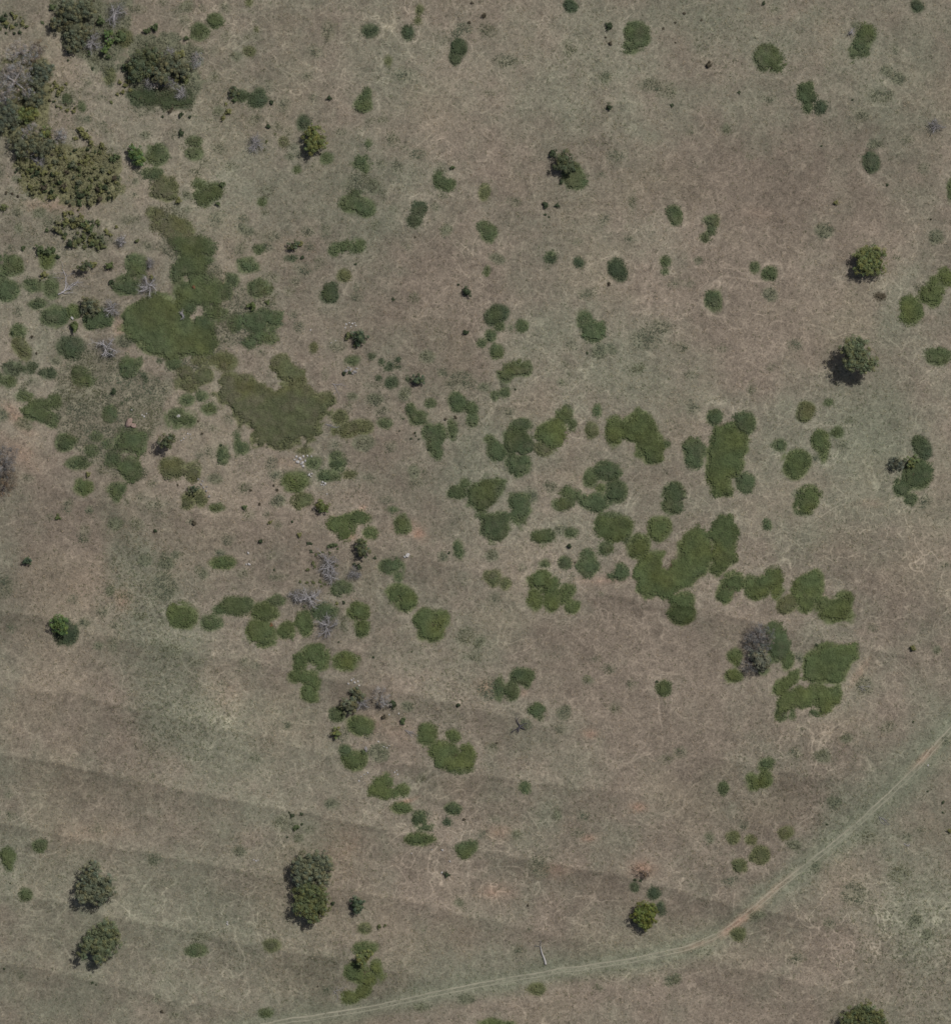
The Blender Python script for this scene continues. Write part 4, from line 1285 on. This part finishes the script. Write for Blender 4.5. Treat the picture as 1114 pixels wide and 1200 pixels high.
# ------------------------------------------------------------------ dirt track: two worn wheel ruts
def rut(off, w0, colr):
    pts = np.array([P(*p) for p in TRACK]); seg = np.hypot(*np.diff(pts, axis=0).T); s = np.concatenate([[0], np.cumsum(seg)]); q = np.arange(0, s[-1], .35)
    x = np.interp(q, s, pts[:, 0]); y = np.interp(q, s, pts[:, 1])
    k = np.ones(41) / 41; xs = np.convolve(np.pad(x, 20, 'edge'), k, 'valid'); ys = np.convolve(np.pad(y, 20, 'edge'), k, 'valid')
    tx, ty = np.gradient(xs), np.gradient(ys); L = np.hypot(tx, ty); nx_, ny_ = -ty / L, tx / L
    wob = (vnoise(q, q * 0, 5, 3) - .5) * .5
    wl_ = w0 * (.45 + .8 * vnoise(q, q * 0, .9, 4)) ; wr_ = w0 * (.45 + .8 * vnoise(q, q * 0, 1.1, 6))
    rows = []
    for t in (-1, -.4, .4, 1):
        o = off + wob + np.where(t < 0, -wl_ * abs(t), wr_ * abs(t))
        X, Y = xs + nx_ * o, ys + ny_ * o; rows.append(np.stack([X, Y, ground_z(X, Y) + .02 - (.03 if abs(t) == 1 else 0)], 1))
    V = np.stack(rows, 1).reshape(-1, 3); n = len(q)
    i = (np.arange(n - 1)[:, None] * 4 + np.arange(3)[None]).ravel(); F = np.stack([i, i + 4, i + 5, i + 1], 1)
    base = lut(C, V[:, 0], V[:, 1]); pk = vnoise(V[:, 0], V[:, 1], 7, 9)[:, None]
    edge = np.tile([.05, .5, .5, .05], n)[:, None] * (.5 + .7 * vnoise(V[:, 0], V[:, 1], 3, 14)[:, None])
    return V, F, base * (1 - edge) + np.array(colr) * (.86 + .25 * pk) * edge
a = Acc()
a.add(*rut(.42, .24, (.34, .315, .245))); a.add(*rut(-.5, .16, (.30, .285, .22)))
trk = link('dirt_track', a.mesh('dirt_track', M_track, True)); trk['kind'] = 'structure'

# ------------------------------------------------------------------ grass tussocks, one uncountable cover
N = 170000
tx = R.rand(N) * 236 - 118; ty = R.rand(N) * 254 - 127
keep = R.rand(N) < .35 + .65 * lut(mottle, tx, ty) + .25 * lut(green, tx, ty)
keep &= lut(under, tx, ty) < .62; keep &= np.abs(lut(dtr, tx, ty)) > 3.2
tx, ty = tx[keep], ty[keep]; N = len(tx)
tz = ground_z(tx, ty) - .03; base = lut(C, tx, ty); mt = lut(mottle, tx, ty)
dark = R.rand(N) < .35 + .3 * mt
shade = np.where(dark, .66 + .28 * R.rand(N), .98 + .36 * R.rand(N))[:, None]
hue = np.where(dark[:, None], np.array((.92, 1.02, .88)), np.array((1.02, 1.0, .93)))
tc = base * shade * hue
sz = (.10 + .20 * R.rand(N) ** 2 + .06 * mt)[:, None]
tv = []; tcv = []
for k in range(3):
    a0 = R.rand(N) * 6.283; d = np.stack([np.cos(a0), np.sin(a0), np.zeros(N)], 1); n_ = np.stack([-d[:, 1], d[:, 0], np.zeros(N)], 1)
    c0 = np.stack([tx, ty, tz], 1); tip = c0 + d * sz * (1.0 + R.rand(N)[:, None]) + np.array([0, 0, 1]) * sz * (.5 + .6 * R.rand(N)[:, None])
    tv.append(np.stack([c0 - n_ * sz * .45, c0 + n_ * sz * .45, tip], 1).reshape(-1, 3)); tcv.append(np.repeat(tc, 3, 0))
V = np.concatenate(tv); gr = mesh_from('dry_grass', V, [np.arange(len(V)).reshape(-1, 3)], np.concatenate(tcv), M_grass)
o = link('dry_grass', gr); o['kind'] = 'stuff'; o['label'] = 'short dry grass and small tussocks covering the open pasture'; o['category'] = 'grass'

# ------------------------------------------------------------------ spreading shrubs
def rag(it): return 1.0 if (it['cx'] < 470 and it['cy'] < 565) else .5
def tone_of(it, wx, wy):
    base = np.array(TONES[it['tone']]); n = len(wx)
    q = it['hue']; m = fbm(wx, wy, 3.2, 55, 3)[:, None]; v = (1 + q[0] + (m - .5) * .55)
    warm = np.clip((fbm(wx, wy, 5.5, 65, 2) - .5) * 3 + q[1], -.5, 1)[:, None]
    c = base * v * (1 + warm * np.array((.14, .04, -.10)))
    dry = sstep(.42, .82, fbm(wx, wy, 1.7, 57, 3) * .6 + fbm(wx, wy, 6, 58, 2) * .4)[:, None] * (.6 if it['tone'] in 'os' else .38 if it['tone'] in ('n', 'd') else .12) + .2 * (rag(it) - .3) * (it['tone'] in 'os')
    c = c * (1 - dry) + np.array((.135, .125, .085)) * dry
    return np.clip(c, .01, .5)
def build_patch(it):
    it['hue'] = (rnd.uniform(-.10, .12), rnd.uniform(-.3, .15))
    pts = it.get('poly') or [(a + sx * b, c + sy * d) for a, c, b, d in it['shape'] for sx, sy in ((1, 1), (-1, -1))]
    x0, x1 = min(p[0] for p in pts) - 5, max(p[0] for p in pts) + 5; y0, y1 = min(p[1] for p in pts) - 5, max(p[1] for p in pts) + 5
    cx, cy = P(it['cx'], it['cy']); faint = it.get('faint'); thin = it['tone'] in 'sk'
    acc = Acc(); H = (.2 if faint else .28 if thin else .30 + min(.2, it['r'] * .015)) * rnd.uniform(.85, 1.15)
    def D_at(wx, wy): return patch_dist(it, wx / S + 557, 600 - wy / S) + wobble(wx, wy) * (.9 if it['r'] > 7 else .55) + (fbm(wx, wy, 5.5, 93, 2) - .5) * 7 * min(1, it['r'] / 15) + rag(it) * min(1, it['r'] / 8) * ((fbm(wx, wy, 1.5, 94, 3) - .5) * 10 - 1.0)
    def top(wx, wy, D):
        k = .55 + .45 * fbm(wx, wy, 1.3, 44, 2) * 2 - .2
        return ground_z(wx, wy) + H * np.clip(sstep(-.5, 4.5, D), 0, 1) * k - .05
    if not (faint or thin):
        st = .42; X = np.arange((x0 - 557) * S, (x1 - 557) * S + st, st); Y = np.arange((600 - y1) * S, (600 - y0) * S + st, st)
        XX, YY = np.meshgrid(X, Y); XX = XX + (R.rand(*XX.shape) - .5) * .2; YY = YY + (R.rand(*XX.shape) - .5) * .2
        D = D_at(XX, YY); ZZ = top(XX, YY, D); ny, nx = XX.shape
        ok = D > 1.6 + (fbm(XX, YY, .9, 99, 2) - .5) * 6 + 1.6 * rag(it); cell = ok[:-1, :-1] & ok[1:, :-1] & ok[:-1, 1:] & ok[1:, 1:]
        if cell.any():
            idx = (np.arange(ny - 1)[:, None] * nx + np.arange(nx - 1)[None])[cell]; F = np.stack([idx, idx + 1, idx + nx + 1, idx + nx], 1)
            u, inv = np.unique(F, return_inverse=True); V = np.stack([XX.ravel(), YY.ravel(), ZZ.ravel()], 1)[u]
            acc.add(V - (cx, cy, 0), inv.reshape(F.shape), tone_of(it, V[:, 0], V[:, 1]))
    area = (x1 - x0) * (y1 - y0) * S * S; dens = 13 if faint else 17 if thin else 22
    n = int(area * dens) + 4; wx = (x0 + R.rand(n) * (x1 - x0) - 557) * S; wy = (600 - (y0 + R.rand(n) * (y1 - y0))) * S
    D = D_at(wx, wy); soft = 5.5 if (faint or thin) else 3.2 + 1.6 * rag(it)
    keep = R.rand(n) < sstep(-soft * .6, soft, D) * (fbm(wx, wy, 1.0, 48, 2) * (2.2 if thin else 1) - (.45 if thin else 0) + (0 if thin else .5))
    wx, wy, D = wx[keep], wy[keep], D[keep]; n = len(wx)
    if n < 3: wx = np.array([cx, cx + .3, cx - .2]); wy = np.array([cy, cy + .1, cy - .3]); D = np.ones(3) * 3; n = 3
    z = top(wx, wy, D) + R.rand(n) * .10 + .05
    c = tone_of(it, wx, wy) * (.88 + .26 * R.rand(n))[:, None] * 1.04
    size = (.22 + .2 * R.rand(n)) * (1 if not thin else .95)
    V, F, cc = leaf_quads(np.stack([wx - cx, wy - cy, z], 1), rand_up(n, .5), size, c); acc.add(V, F, cc)
    return acc, cx, cy

# ------------------------------------------------------------------ labels: where each thing stands, told from landmarks
marks = []
for it in items:
    if it['kind'] == 't' and TREE_LABEL[it['id']][1]: marks.append((it['cx'], it['cy'], TREE_LABEL[it['id']][1], it))
for x, y, t in ((200, 375, 'the big green meadow shrub'), (310, 480, 'the great olive thicket'), (808, 660, 'the great winding shrub'), (955, 785, 'the wide crossed shrub'), (633, 1120, 'the bleached log'), (608, 852, 'the black dead tree'), (350, 545, 'the white stone heap'),
                (384, 665, 'the bleached dead tree'), (152, 495, 'the big brown boulder'), (1096, 146, 'the right edge dead tree'), (299, 168, 'the fallen pale branches'), (860, 1086, "the track's pink bend"), (500, 1166, 'the lower dirt track'), (1000, 970, 'the upper dirt track'),
                (798, 712, 'the two-tone round shrub'), (750, 510, 'the bright lobed shrub'), (848, 535, 'the tall bright shrub'), (410, 735, 'the central dead wood'), (590, 600, 'the central shrub trio'), (0, 600, 'the left edge'), (1114, 600, 'the right edge'), (740, 0, 'the top edge'), (420, 0, 'the top edge'), (980, 0, 'the top edge'),
                (0, 1000, 'the left edge'), (0, 260, 'the left edge'), (1114, 900, 'the right edge')):
    marks.append((x, y, t, None))
used = set()
def direction(dx, dy):
    a = math.degrees(math.atan2(-dy, dx)) % 360
    return ('right of', 'above and right of', 'above', 'above and left of', 'left of', 'below and left of', 'below', 'below and right of')[int((a + 22.5) // 45) % 8]
def placed(it, dist, m):
    dx, dy = it['cx'] - m[0], it['cy'] - m[1]
    near = '' if dist < 0 else ('close ' if dist < 25 else '' if dist < 55 else 'well ' if dist < 95 else 'far ')
    return near + direction(dx, dy) + ' ' + m[2]
def make_label(it, noun, look, sizes):
    r = it['r']; size = [s for lim, s in sizes if r <= lim][0]
    asp = it['asp']; shp = 'wide' if asp > 1.45 else 'tall' if asp < .69 else 'round' if len(it['shape'] if 'shape' in it else '12') == 1 else 'lobed'
    ms = sorted(((math.hypot(it['cx'] - m[0], it['cy'] - m[1]), m) for m in marks if m[3] is not it), key=lambda t: t[0])[:7]
    def words(s): return len(s.split())
    for d, m in ms[:3]:
        t = f"{size} {shp} {look} {noun} {placed(it, d, m)}"
        if t not in used and words(t) <= 16: used.add(t); return t
    for i in range(len(ms)):
        for j in range(len(ms)):
            if i == j or ms[i][1][2] == ms[j][1][2]: continue
            d1 = direction(it['cx'] - ms[i][1][0], it['cy'] - ms[i][1][1]); d2 = direction(it['cx'] - ms[j][1][0], it['cy'] - ms[j][1][1])
            t = f"{size} {look} {noun} {d1} {ms[i][1][2]}, {d2.replace('and ', '')} {ms[j][1][2]}"
            if t not in used and words(t) <= 16: used.add(t); return t
    near = sorted((math.hypot(it['cx'] - q['cx'], it['cy'] - q['cy']), id(q), q) for q in items if q is not it and q['r'] > 3)
    for _, _, q in near[:6]:
        for d, m in ms[:4]:
            t = f"{size} {look} {noun} {direction(it['cx'] - q['cx'], it['cy'] - q['cy'])} a neighbour, {direction(it['cx'] - m[0], it['cy'] - m[1])} {m[2]}"
            if t not in used and words(t) <= 16: used.add(t); return t
    t = f"{size} {shp} {look} {noun} {placed(it, ms[0][0], ms[0][1])}"; k = 0
    for wd in ('slightly ragged', 'slightly sparse', 'slightly paler', 'slightly denser', 'slightly darker'):
        u = t.replace(look, wd.split()[1] + ' ' + look, 1)
        if u not in used: used.add(u); return u
    return t
def finish(o, label, cat, group=None):
    o['label'] = label; o['category'] = cat
    if group: o['group'] = group

LOOK = {'m': 'grassy green', 'k': 'straw green', 'dg': 'deep olive green', 'n': 'mid green', 'g': 'bright green', 'd': 'dark green', 'o': 'olive', 's': 'faded green', 'y': 'yellow-green', 'br': 'brown', 'or': 'rusty orange', 'w': 'white', 'gr': 'grey'}
PS = ((4.5, 'tiny'), (7, 'small'), (11, 'medium'), (17, 'large'), (999, 'very large'))
for it in patches:
    acc, cx, cy = build_patch(it)
    if it.get('faint'):
        o = link('sparse_shrub', acc.mesh('sparse_shrub', M_leaf), None, (cx, cy, 0))
        finish(o, make_label(it, 'sparse shrub', 'thin grey-green', PS), 'sparse shrub', 'thin faded shrubs in the grass')
    else:
        big = it['r'] > 13
        if big:
            root = link('spreading_shrub', None, None, (cx, cy, 0)); link('foliage', acc.mesh('foliage', M_leaf), root)
            st = Acc()
            for k in range(9):
                a0 = rnd.random() * 6.28; q = rnd.uniform(.2, .5) * it['r'] * S; x1, y1 = math.cos(a0) * q, math.sin(a0) * q; z0 = gz(cx, cy)
                tube(st, [(0, 0, z0 - .1), (x1 * .5, y1 * .5, z0 + .2), (x1, y1, z0 + .35)], (.05, .035, .015), (.12, .09, .06), 4)
            link('woody_stem', st.mesh('woody_stem', M_bark), root); o = root
        elif it['tone'] in 'sk': o = link('faded_shrub', acc.mesh('faded_shrub', M_leaf), None, (cx, cy, 0))
        else: o = link('spreading_shrub', acc.mesh('spreading_shrub', M_leaf), None, (cx, cy, 0))
        finish(o, make_label(it, 'spreading shrub', LOOK[it['tone']], PS), 'shrub', 'low spreading shrubs across the pasture')

# ------------------------------------------------------------------ round bushes
def bush_mesh(tone, seed, leaves=170):
    rs = np.random.RandomState(seed); acc = Acc(); base = np.array(TONES[tone]) * (1.15 if tone != 'd' else .95)
    V, F = ICO1; ph = rs.rand(3) * 9; dsp = .42 + .46 * vnoise(V[:, 0] * 3 + ph[0], V[:, 1] * 3 + V[:, 2] * 2 + ph[1], 1, seed % 90)
    V = V * dsp[:, None]; V = V * (1, 1, .75) + (0, 0, .45)
    acc.add(V, F, base * .85)
    for k in range(7):
        a0 = rs.rand() * 6.28; q = rs.uniform(.15, 1.0); c = np.array([math.cos(a0) * q, math.sin(a0) * q, rs.uniform(.35, .9)]); n = leaves // 7
        d = rs.normal(size=(n, 3)); d /= np.linalg.norm(d, axis=1)[:, None]; d[:, 2] = np.abs(d[:, 2]) * 1.0
        pts = c + d * rs.uniform(.08, .46, (n, 1))
        colr = base * (.8 + .5 * rs.rand(n, 1)) * rs.uniform(.85, 1.18)
        V, F, cc = leaf_quads(pts, d * .7 + rand_up(n, .5) * .5, rs.uniform(.14, .36, n), colr, .7); acc.add(V, F, cc)
    return acc.mesh('round_bush', M_leaf)
bush_cache = {}
BS = ((2.2, 'tiny'), (3.4, 'small'), (5, 'medium'), (999, 'large'))
for it in [i for i in items if i['kind'] == 'b']:
    t = it['tone']; v = rnd.randrange(6)
    if (t, v) not in bush_cache: bush_cache[(t, v)] = bush_mesh(t, 100 + 7 * v + sum(map(ord, t)) * 13 % 50)
    x, y = P(it['cx'], it['cy']); r = it['r'] * S * 1.02
    nm = 'withered_bush' if t in ('br', 'or') else 'round_bush'
    o = link(nm, bush_cache[(t, v)], None, (x, y, gz(x, y) - .05)); o.scale = (r * rnd.uniform(.92, 1.1), r * rnd.uniform(.92, 1.1), r * rnd.uniform(1.0, 1.35) * (.7 if it['r'] < 2.4 else 1)); o.rotation_euler = (0, 0, rnd.random() * 6.28)
    finish(o, make_label(it, 'bush', LOOK[t], BS), 'bush', 'withered little bushes' if nm[0] == 'w' else 'round bushes dotted over the pasture')

# gorse growing too thickly to be told apart one by one
def thicket(poly, n, tones, label, rr=(1.3, 4.8)):
    poly = [tuple(p) for p in poly]; xs = [p[0] for p in poly]; ys = [p[1] for p in poly]; k = 0; pts = []
    while k < n:
        x, y = rnd.uniform(min(xs), max(xs)), rnd.uniform(min(ys), max(ys))
        if poly_dist(np.array([x]), np.array([y]), poly)[0] < 0 or any(math.hypot(x - a, y - b) < 3.0 for a, b in pts): k += .005; continue
        pts.append((x, y)); k += 1; t = rnd.choice(tones); v = rnd.randrange(6)
        if (t, v) not in bush_cache: bush_cache[(t, v)] = bush_mesh(t, 100 + 7 * v + sum(map(ord, t)) * 13 % 50)
        wx, wy = P(x, y); r = rnd.uniform(*rr) * S
        o = link('gorse_bush', bush_cache[(t, v)], None, (wx, wy, gz(wx, wy) - .05)); o.scale = (r, r * rnd.uniform(.8, 1.2), r * rnd.uniform(1.2, 1.9)); o.rotation_euler = (0, 0, rnd.random() * 6.28)
        fx, fy = (x - min(xs)) / (max(xs) - min(xs)), (y - min(ys)) / (max(ys) - min(ys))
        side = ('upper ', 'mid ', 'lower ')[int(min(2, fy * 3))] + ('left', 'middle', 'right')[int(min(2, fx * 3))]
        lb = f"{LOOK[t]} {label}, in its {side} part"
        finish(o, lb, 'gorse', lb)
thicket([(16, 190), (24, 175), (55, 168), (100, 172), (118, 168), (140, 185), (144, 225), (132, 232), (110, 240), (85, 242), (55, 232), (40, 228), (20, 210)], 150, ['y', 'y', 'o', 'n', 's', 'k', 'k', 'br', 'd'], 'gorse bush in the dense thicket at upper left')
thicket([(70, 252), (95, 245), (115, 255), (122, 285), (100, 292), (80, 285), (60, 262)], 30, ['y', 'k', 'o', 's', 'n', 'd'], 'gorse bush in the strip below the dense thicket')
thicket([(0, 10), (20, 15), (35, 30), (25, 42), (0, 40)], 11, ['y', 'o', 'd'], 'gorse bush in the top left corner clump', (1.4, 2.6))
thicket([(55, 95), (80, 92), (92, 130), (75, 140), (55, 120)], 10, ['y', 'o', 'br'], 'gorse bush right of the broad grey crown', (1.1, 2.3))
thicket([(455, 485), (480, 480), (530, 490), (540, 530), (510, 535), (470, 510)], 12, ['s', 's', 'd'], 'little bush left of the central green shrubs', (1.0, 1.8))

# ------------------------------------------------------------------ trees
TT = {'olive': (.092, .100, .062), 'green': (.075, .115, .042), 'yellow': (.100, .115, .042), 'dark': (.066, .080, .044), 'blue': (.078, .090, .062), 'grey': (.205, .195, .185), 'brown': (.105, .085, .062), 'ashg': (.12, .115, .11), 'ash': (.115, .112, .105), 'ashgreen': (.115, .122, .09),
      'lime': (.104, .124, .050), 'lime2': (.088, .108, .030), 'green2': (.094, .112, .062), 'greyg': (.100, .112, .072), 'olive2': (.085, .100, .046), 'olive3': (.086, .102, .046), 'grn2': (.055, .078, .046), 'yellow2': (.085, .105, .038), 'grey2': (.075, .088, .068)}
def build_tree(it):
    tone = tuple(1.18 * v for v in TT[it['tone']]); leafless = it['tone'] in ('grey', 'brown', 'ash', 'ashg'); scrub = it['id'][:5] in ('scrub', 'brush', 'small', 'round')
    cx, cy = P(it['cx'], it['cy']); z0 = gz(cx, cy); rt = it['r'] * S
    H = min(rt * 1.05 + .8, 5.2) if not scrub else min(rt * 1.0 + .6, 3.6)
    if it['id'] in ('lone_c', 'lone_d', 'lone_f'): H *= 1.55
    root = link('leafless_tree' if leafless else 'leafy_tree', None, None, (cx, cy, z0))
    lo = []
    for (px, py, rx, ry) in it['shape']:
        x, y = P(px, py); r = (rx + ry) / 2 * S
        lo.append(np.array([x - cx, y - cy, max(H - r * .75 - rnd.uniform(0, .12) * H, r * .62), r]))
    bark = np.array((.26, .23, .20)) if not leafless else np.array((.34, .32, .31))
    if it['tone'] in ('brown', 'ash'): bark = np.array((.14, .12, .11))
    tr_ = Acc(); tube(tr_, [(0, 0, -.2), (.05, .03, H * .2), (.02, -.04, H * .45)], (.10 * rt + .06, .07 * rt + .05, .05 * rt + .03), bark, 7); link('trunk', tr_.mesh('trunk', M_bark, True), root)
    for L in lo:
        b = Acc(); tube(b, [(0.02, -.04, H * .3), (L[0] * .45, L[1] * .45, H * .45), (L[0], L[1], L[2])], (.045 * rt + .03, .03 * rt + .03, .03), bark, 5)
        for k in range(9 if leafless else 4):
            d = R.normal(size=3); d[2] = abs(d[2]); d /= np.linalg.norm(d); c = L[:3]
            tube(b, [c * .8 + (0, 0, .05), c + d * L[3] * .5 + R.normal(size=3) * .08, c + d * L[3] * .95], (.05, .035, .012), bark, 4)
        link('limb', b.mesh('limb', M_bark), root)
    acc = Acc()
    for L in lo:
        r = L[3]; nclump = max(7, int(r * r * (7 if not leafless else 8)))
        nclump = min(nclump, 70)
        if not leafless:          # dense inner twig mass, lumpy
            V, F = ICO2; dsp = .42 + .3 * vnoise(V[:, 0] * 2.5 + L[0], V[:, 1] * 2.5 + V[:, 2] + L[1], 1, 71); acc.add(V * dsp[:, None] * r * (1, 1, .8) + L[:3], F, np.array(tone) * .8)
        d = R.normal(size=(nclump, 3)); d[:, 2] = np.abs(d[:, 2]) * 1.0 - .15; d /= np.linalg.norm(d, axis=1)[:, None]
        cc = L[:3] + d * r * np.array((1, 1, .72)) * (.62 + .46 * R.rand(nclump, 1))
        for c in cc:
            cr = min(.58, r * .32) * rnd.uniform(.6, 1.3); n = (26 if not leafless else 20) + int(cr * 30)
            q = R.normal(size=(n, 3)); q /= np.linalg.norm(q, axis=1)[:, None]; q[:, 2] = np.where(R.rand(n) < .75, np.abs(q[:, 2]), q[:, 2])
            tint = rnd.uniform(.85, 1.5); wm = rnd.uniform(-.12, .18)
            colr = np.array(tone) * tint * (.82 + .4 * R.rand(n, 1)) * np.array((1 + wm, 1, 1 - wm))
            sz_ = R.uniform(.15, .32, n) if not leafless else R.uniform(.10, .34, n)
            nr = q * .8 + rand_up(n, .6) * .4
            V, F, c4 = leaf_quads(c + q * cr * R.uniform(.6, 1.08, (n, 1)), nr, sz_, colr, .75 if not leafless else .28); acc.add(V, F, c4)
    if leafless: tw = link('twig_mass', acc.mesh('twig_mass', M_leaf), root); tw['kind'] = 'stuff'
    else: link('crown', acc.mesh('crown', M_leaf), root)
    lab = TREE_LABEL[it['id']][0]; used.add(lab)
    finish(root, lab, 'tree', None)
for it in [i for i in items if i['kind'] == 't']: build_tree(it)

# ------------------------------------------------------------------ dead trees and fallen limbs
def limb(rs, start, ang, length, r0, colr, lift, fork=3):
    acc = Acc()
    def grow(p, a, L, r, depth, up):
        n = 5; pts = [p]; aa = a
        for i in range(n):
            aa += rs.uniform(-.42, .42); st = L / n
            pts.append(pts[-1] + np.array([math.cos(aa) * st, math.sin(aa) * st, up * st * rs.uniform(.4, 1.4)]))
        rr = np.linspace(r, r * .35, n + 1); tube(acc, pts, rr, np.array(colr) * rs.uniform(.8, 1.2), 5 if depth == 0 else 3)
        if depth < 2:
            for k in range(fork + (1 if depth == 0 else 0)):
                i = rs.randint(1, n + 1); grow(pts[i], aa + rs.choice([-1, 1]) * rs.uniform(.35, 1.0), L * rs.uniform(.3, .55), rr[i] * .75, depth + 1, up * .8 + rs.uniform(-.1, .3))
    grow(np.array(start, float), ang, length, r0, 0, lift)
    return acc
for k, it in enumerate([i for i in items if i['kind'] == 'd']):
    rs = np.random.RandomState(300 + k); x, y = P(it['cx'], it['cy']); rt = it['r'] * S; v = it['tone']; sc_ = rs.uniform(.8, 1.3); c = tuple(q * sc_ for q in (.31, .30, .31)) if v != 'black' else (.075, .07, .08)
    root = link('dead_tree' if v in ('std', 'black') else 'fallen_branch', None, None, (x, y, gz(x, y)))
    if v == 'std':
        a = Acc(); tube(a, [(0, 0, -.2), (.05, 0, .5), (0, .05, 1.1)], (.28, .22, .17), (.24, .23, .22), 7); link('trunk', a.mesh('trunk', M_bark, True), root)
        nb = 7 if rt < 1.5 else 12; a0 = rs.rand() * 6
        for b in range(nb):
            link('branch', limb(rs, (rs.uniform(-.2, .2) * rt, rs.uniform(-.2, .2) * rt, .9), a0 + b * 6.283 / nb + rs.uniform(-.7, .7), rt * rs.uniform(.45, 1.0), .055 + .015 * rt, c, rs.uniform(.1, .5), 4).mesh('branch', M_bark), root)
        if rt > 1.4:
            a = Acc(); n = int(520 * rt); q = R.normal(size=(n, 3)) * np.array((rt * .4, rt * .4, .25)) + (0, 0, 1.0)
            V, F, cc = leaf_quads(q, rand_up(n, 1.2), R.uniform(.15, .38, n), np.array((.17, .165, .15)) * (.6 + .8 * R.rand(n, 1)), .18); a.add(V, F, cc); tw = link('twig_mass', a.mesh('twig_mass', M_leaf), root); tw['kind'] = 'stuff'
    elif v == 'black':
        for b, ang in enumerate((.9, 2.3, 3.9, 4.5, -.6)):
            link('branch', limb(rs, (0, 0, .25), ang, rt * (.95 if b in (1, 2) else .6), .17, c, .12, 2).mesh('branch', M_bark), root)
    else:
        ang = 0.55 if v == 'fallen' else rs.uniform(-.6, .2); s0 = np.array((-math.cos(ang) * rt, -math.sin(ang) * rt, .15))
        for b in range(3 if v == 'fallen' else 2):
            link('branch', limb(rs, s0 * (1 - .3 * b), ang + (b - 1) * .25, rt * 1.9, (.13 if v == 'fallen' else .055), c, .02, 3).mesh('branch', M_bark), root)
    nm = {'std': ('dead tree', 'bleached grey'), 'black': ('dead tree', 'blackened'), 'fallen': ('fallen branch', 'pale grey'), 'twigs': ('fallen branch', 'thin pale')}[v]
    finish(root, make_label(it, nm[0], nm[1], PS), nm[0], 'bleached dead trees and limbs')
for it in [i for i in items if i['kind'] == 'L']:
    (ax, ay), (bx, by) = P(*it['a']), P(*it['b']); x, y = (ax + bx) / 2, (ay + by) / 2; rs = np.random.RandomState(8)
    root = link('fallen_log', None, None, (x, y, gz(x, y)))
    a = Acc(); s = np.linspace(0, 1, 9)
    pts = [((bx + (ax - bx) * t) - x + .08 * math.sin(t * 7), (by + (ay - by) * t) - y, .26 - .08 * t) for t in s]
    tube(a, pts, np.linspace(.27, .10, 9), (.36, .35, .34), 8); link('log', a.mesh('log', M_bark, True), root)
    for ang in (2.5, 1.9, 1.3):
        link('branch', limb(rs, pts[-1], ang, 1.5, .07, (.2, .19, .18), .05, 2).mesh('branch', M_bark), root)
    finish(root, 'bleached grey log with broken twiggy head lying just above the dirt track', 'log')

# ------------------------------------------------------------------ stones
rock_me = []
for k in range(7):
    V, F = ICO2 if k < 3 else ICO1; rs = np.random.RandomState(60 + k); V = V.copy()
    for q in range(9):
        nrm = rs.normal(size=3); nrm /= np.linalg.norm(nrm); d = V @ nrm; cut = rs.uniform(.55, .8); V = V - np.outer(np.clip(d - cut, 0, None), nrm)
    a = Acc(); a.add(V * (1, rs.uniform(.7, 1), .6), F, np.ones((len(V), 3)) * (.85 + .25 * rs.rand(len(V), 1))); rock_me.append(a)
RC = {'w': (.42, .41, .40), 'g': (.26, .25, .24), 'br': (.27, .20, .17)}
cache = {}
for it in [i for i in items if i['kind'] == 'r']:
    k = rnd.randrange(3) if it['r'] > 2.4 else rnd.randrange(3, 7); t = it['tone']
    if (k, t) not in cache:
        a = rock_me[k]; cache[(k, t)] = mesh_from('boulder', np.concatenate(a.V), a.F3, np.concatenate(a.C) * np.array(RC[t]), M_rock)
    x, y = P(it['cx'], it['cy']); r = it['r'] * S
    o = link('boulder' if it['r'] > 1.5 else 'stone', cache[(k, t)], None, (x, y, gz(x, y) + r * .15)); o.scale = (r, r * rnd.uniform(.75, 1.1), r * rnd.uniform(.8, 1.2)); o.rotation_euler = (rnd.uniform(-.3, .3), rnd.uniform(-.3, .3), rnd.random() * 6.28)
    finish(o, make_label(it, 'stone', {'w': 'white', 'g': 'grey', 'br': 'reddish brown'}[t], ((1.3, 'tiny'), (2, 'small'), (3, 'medium'), (99, 'big'))), 'stone', 'pale stones lying in the grass')
print('things', len(items), 'tris', sum(len(o.data.polygons) for o in bpy.data.objects if o.type == 'MESH'))
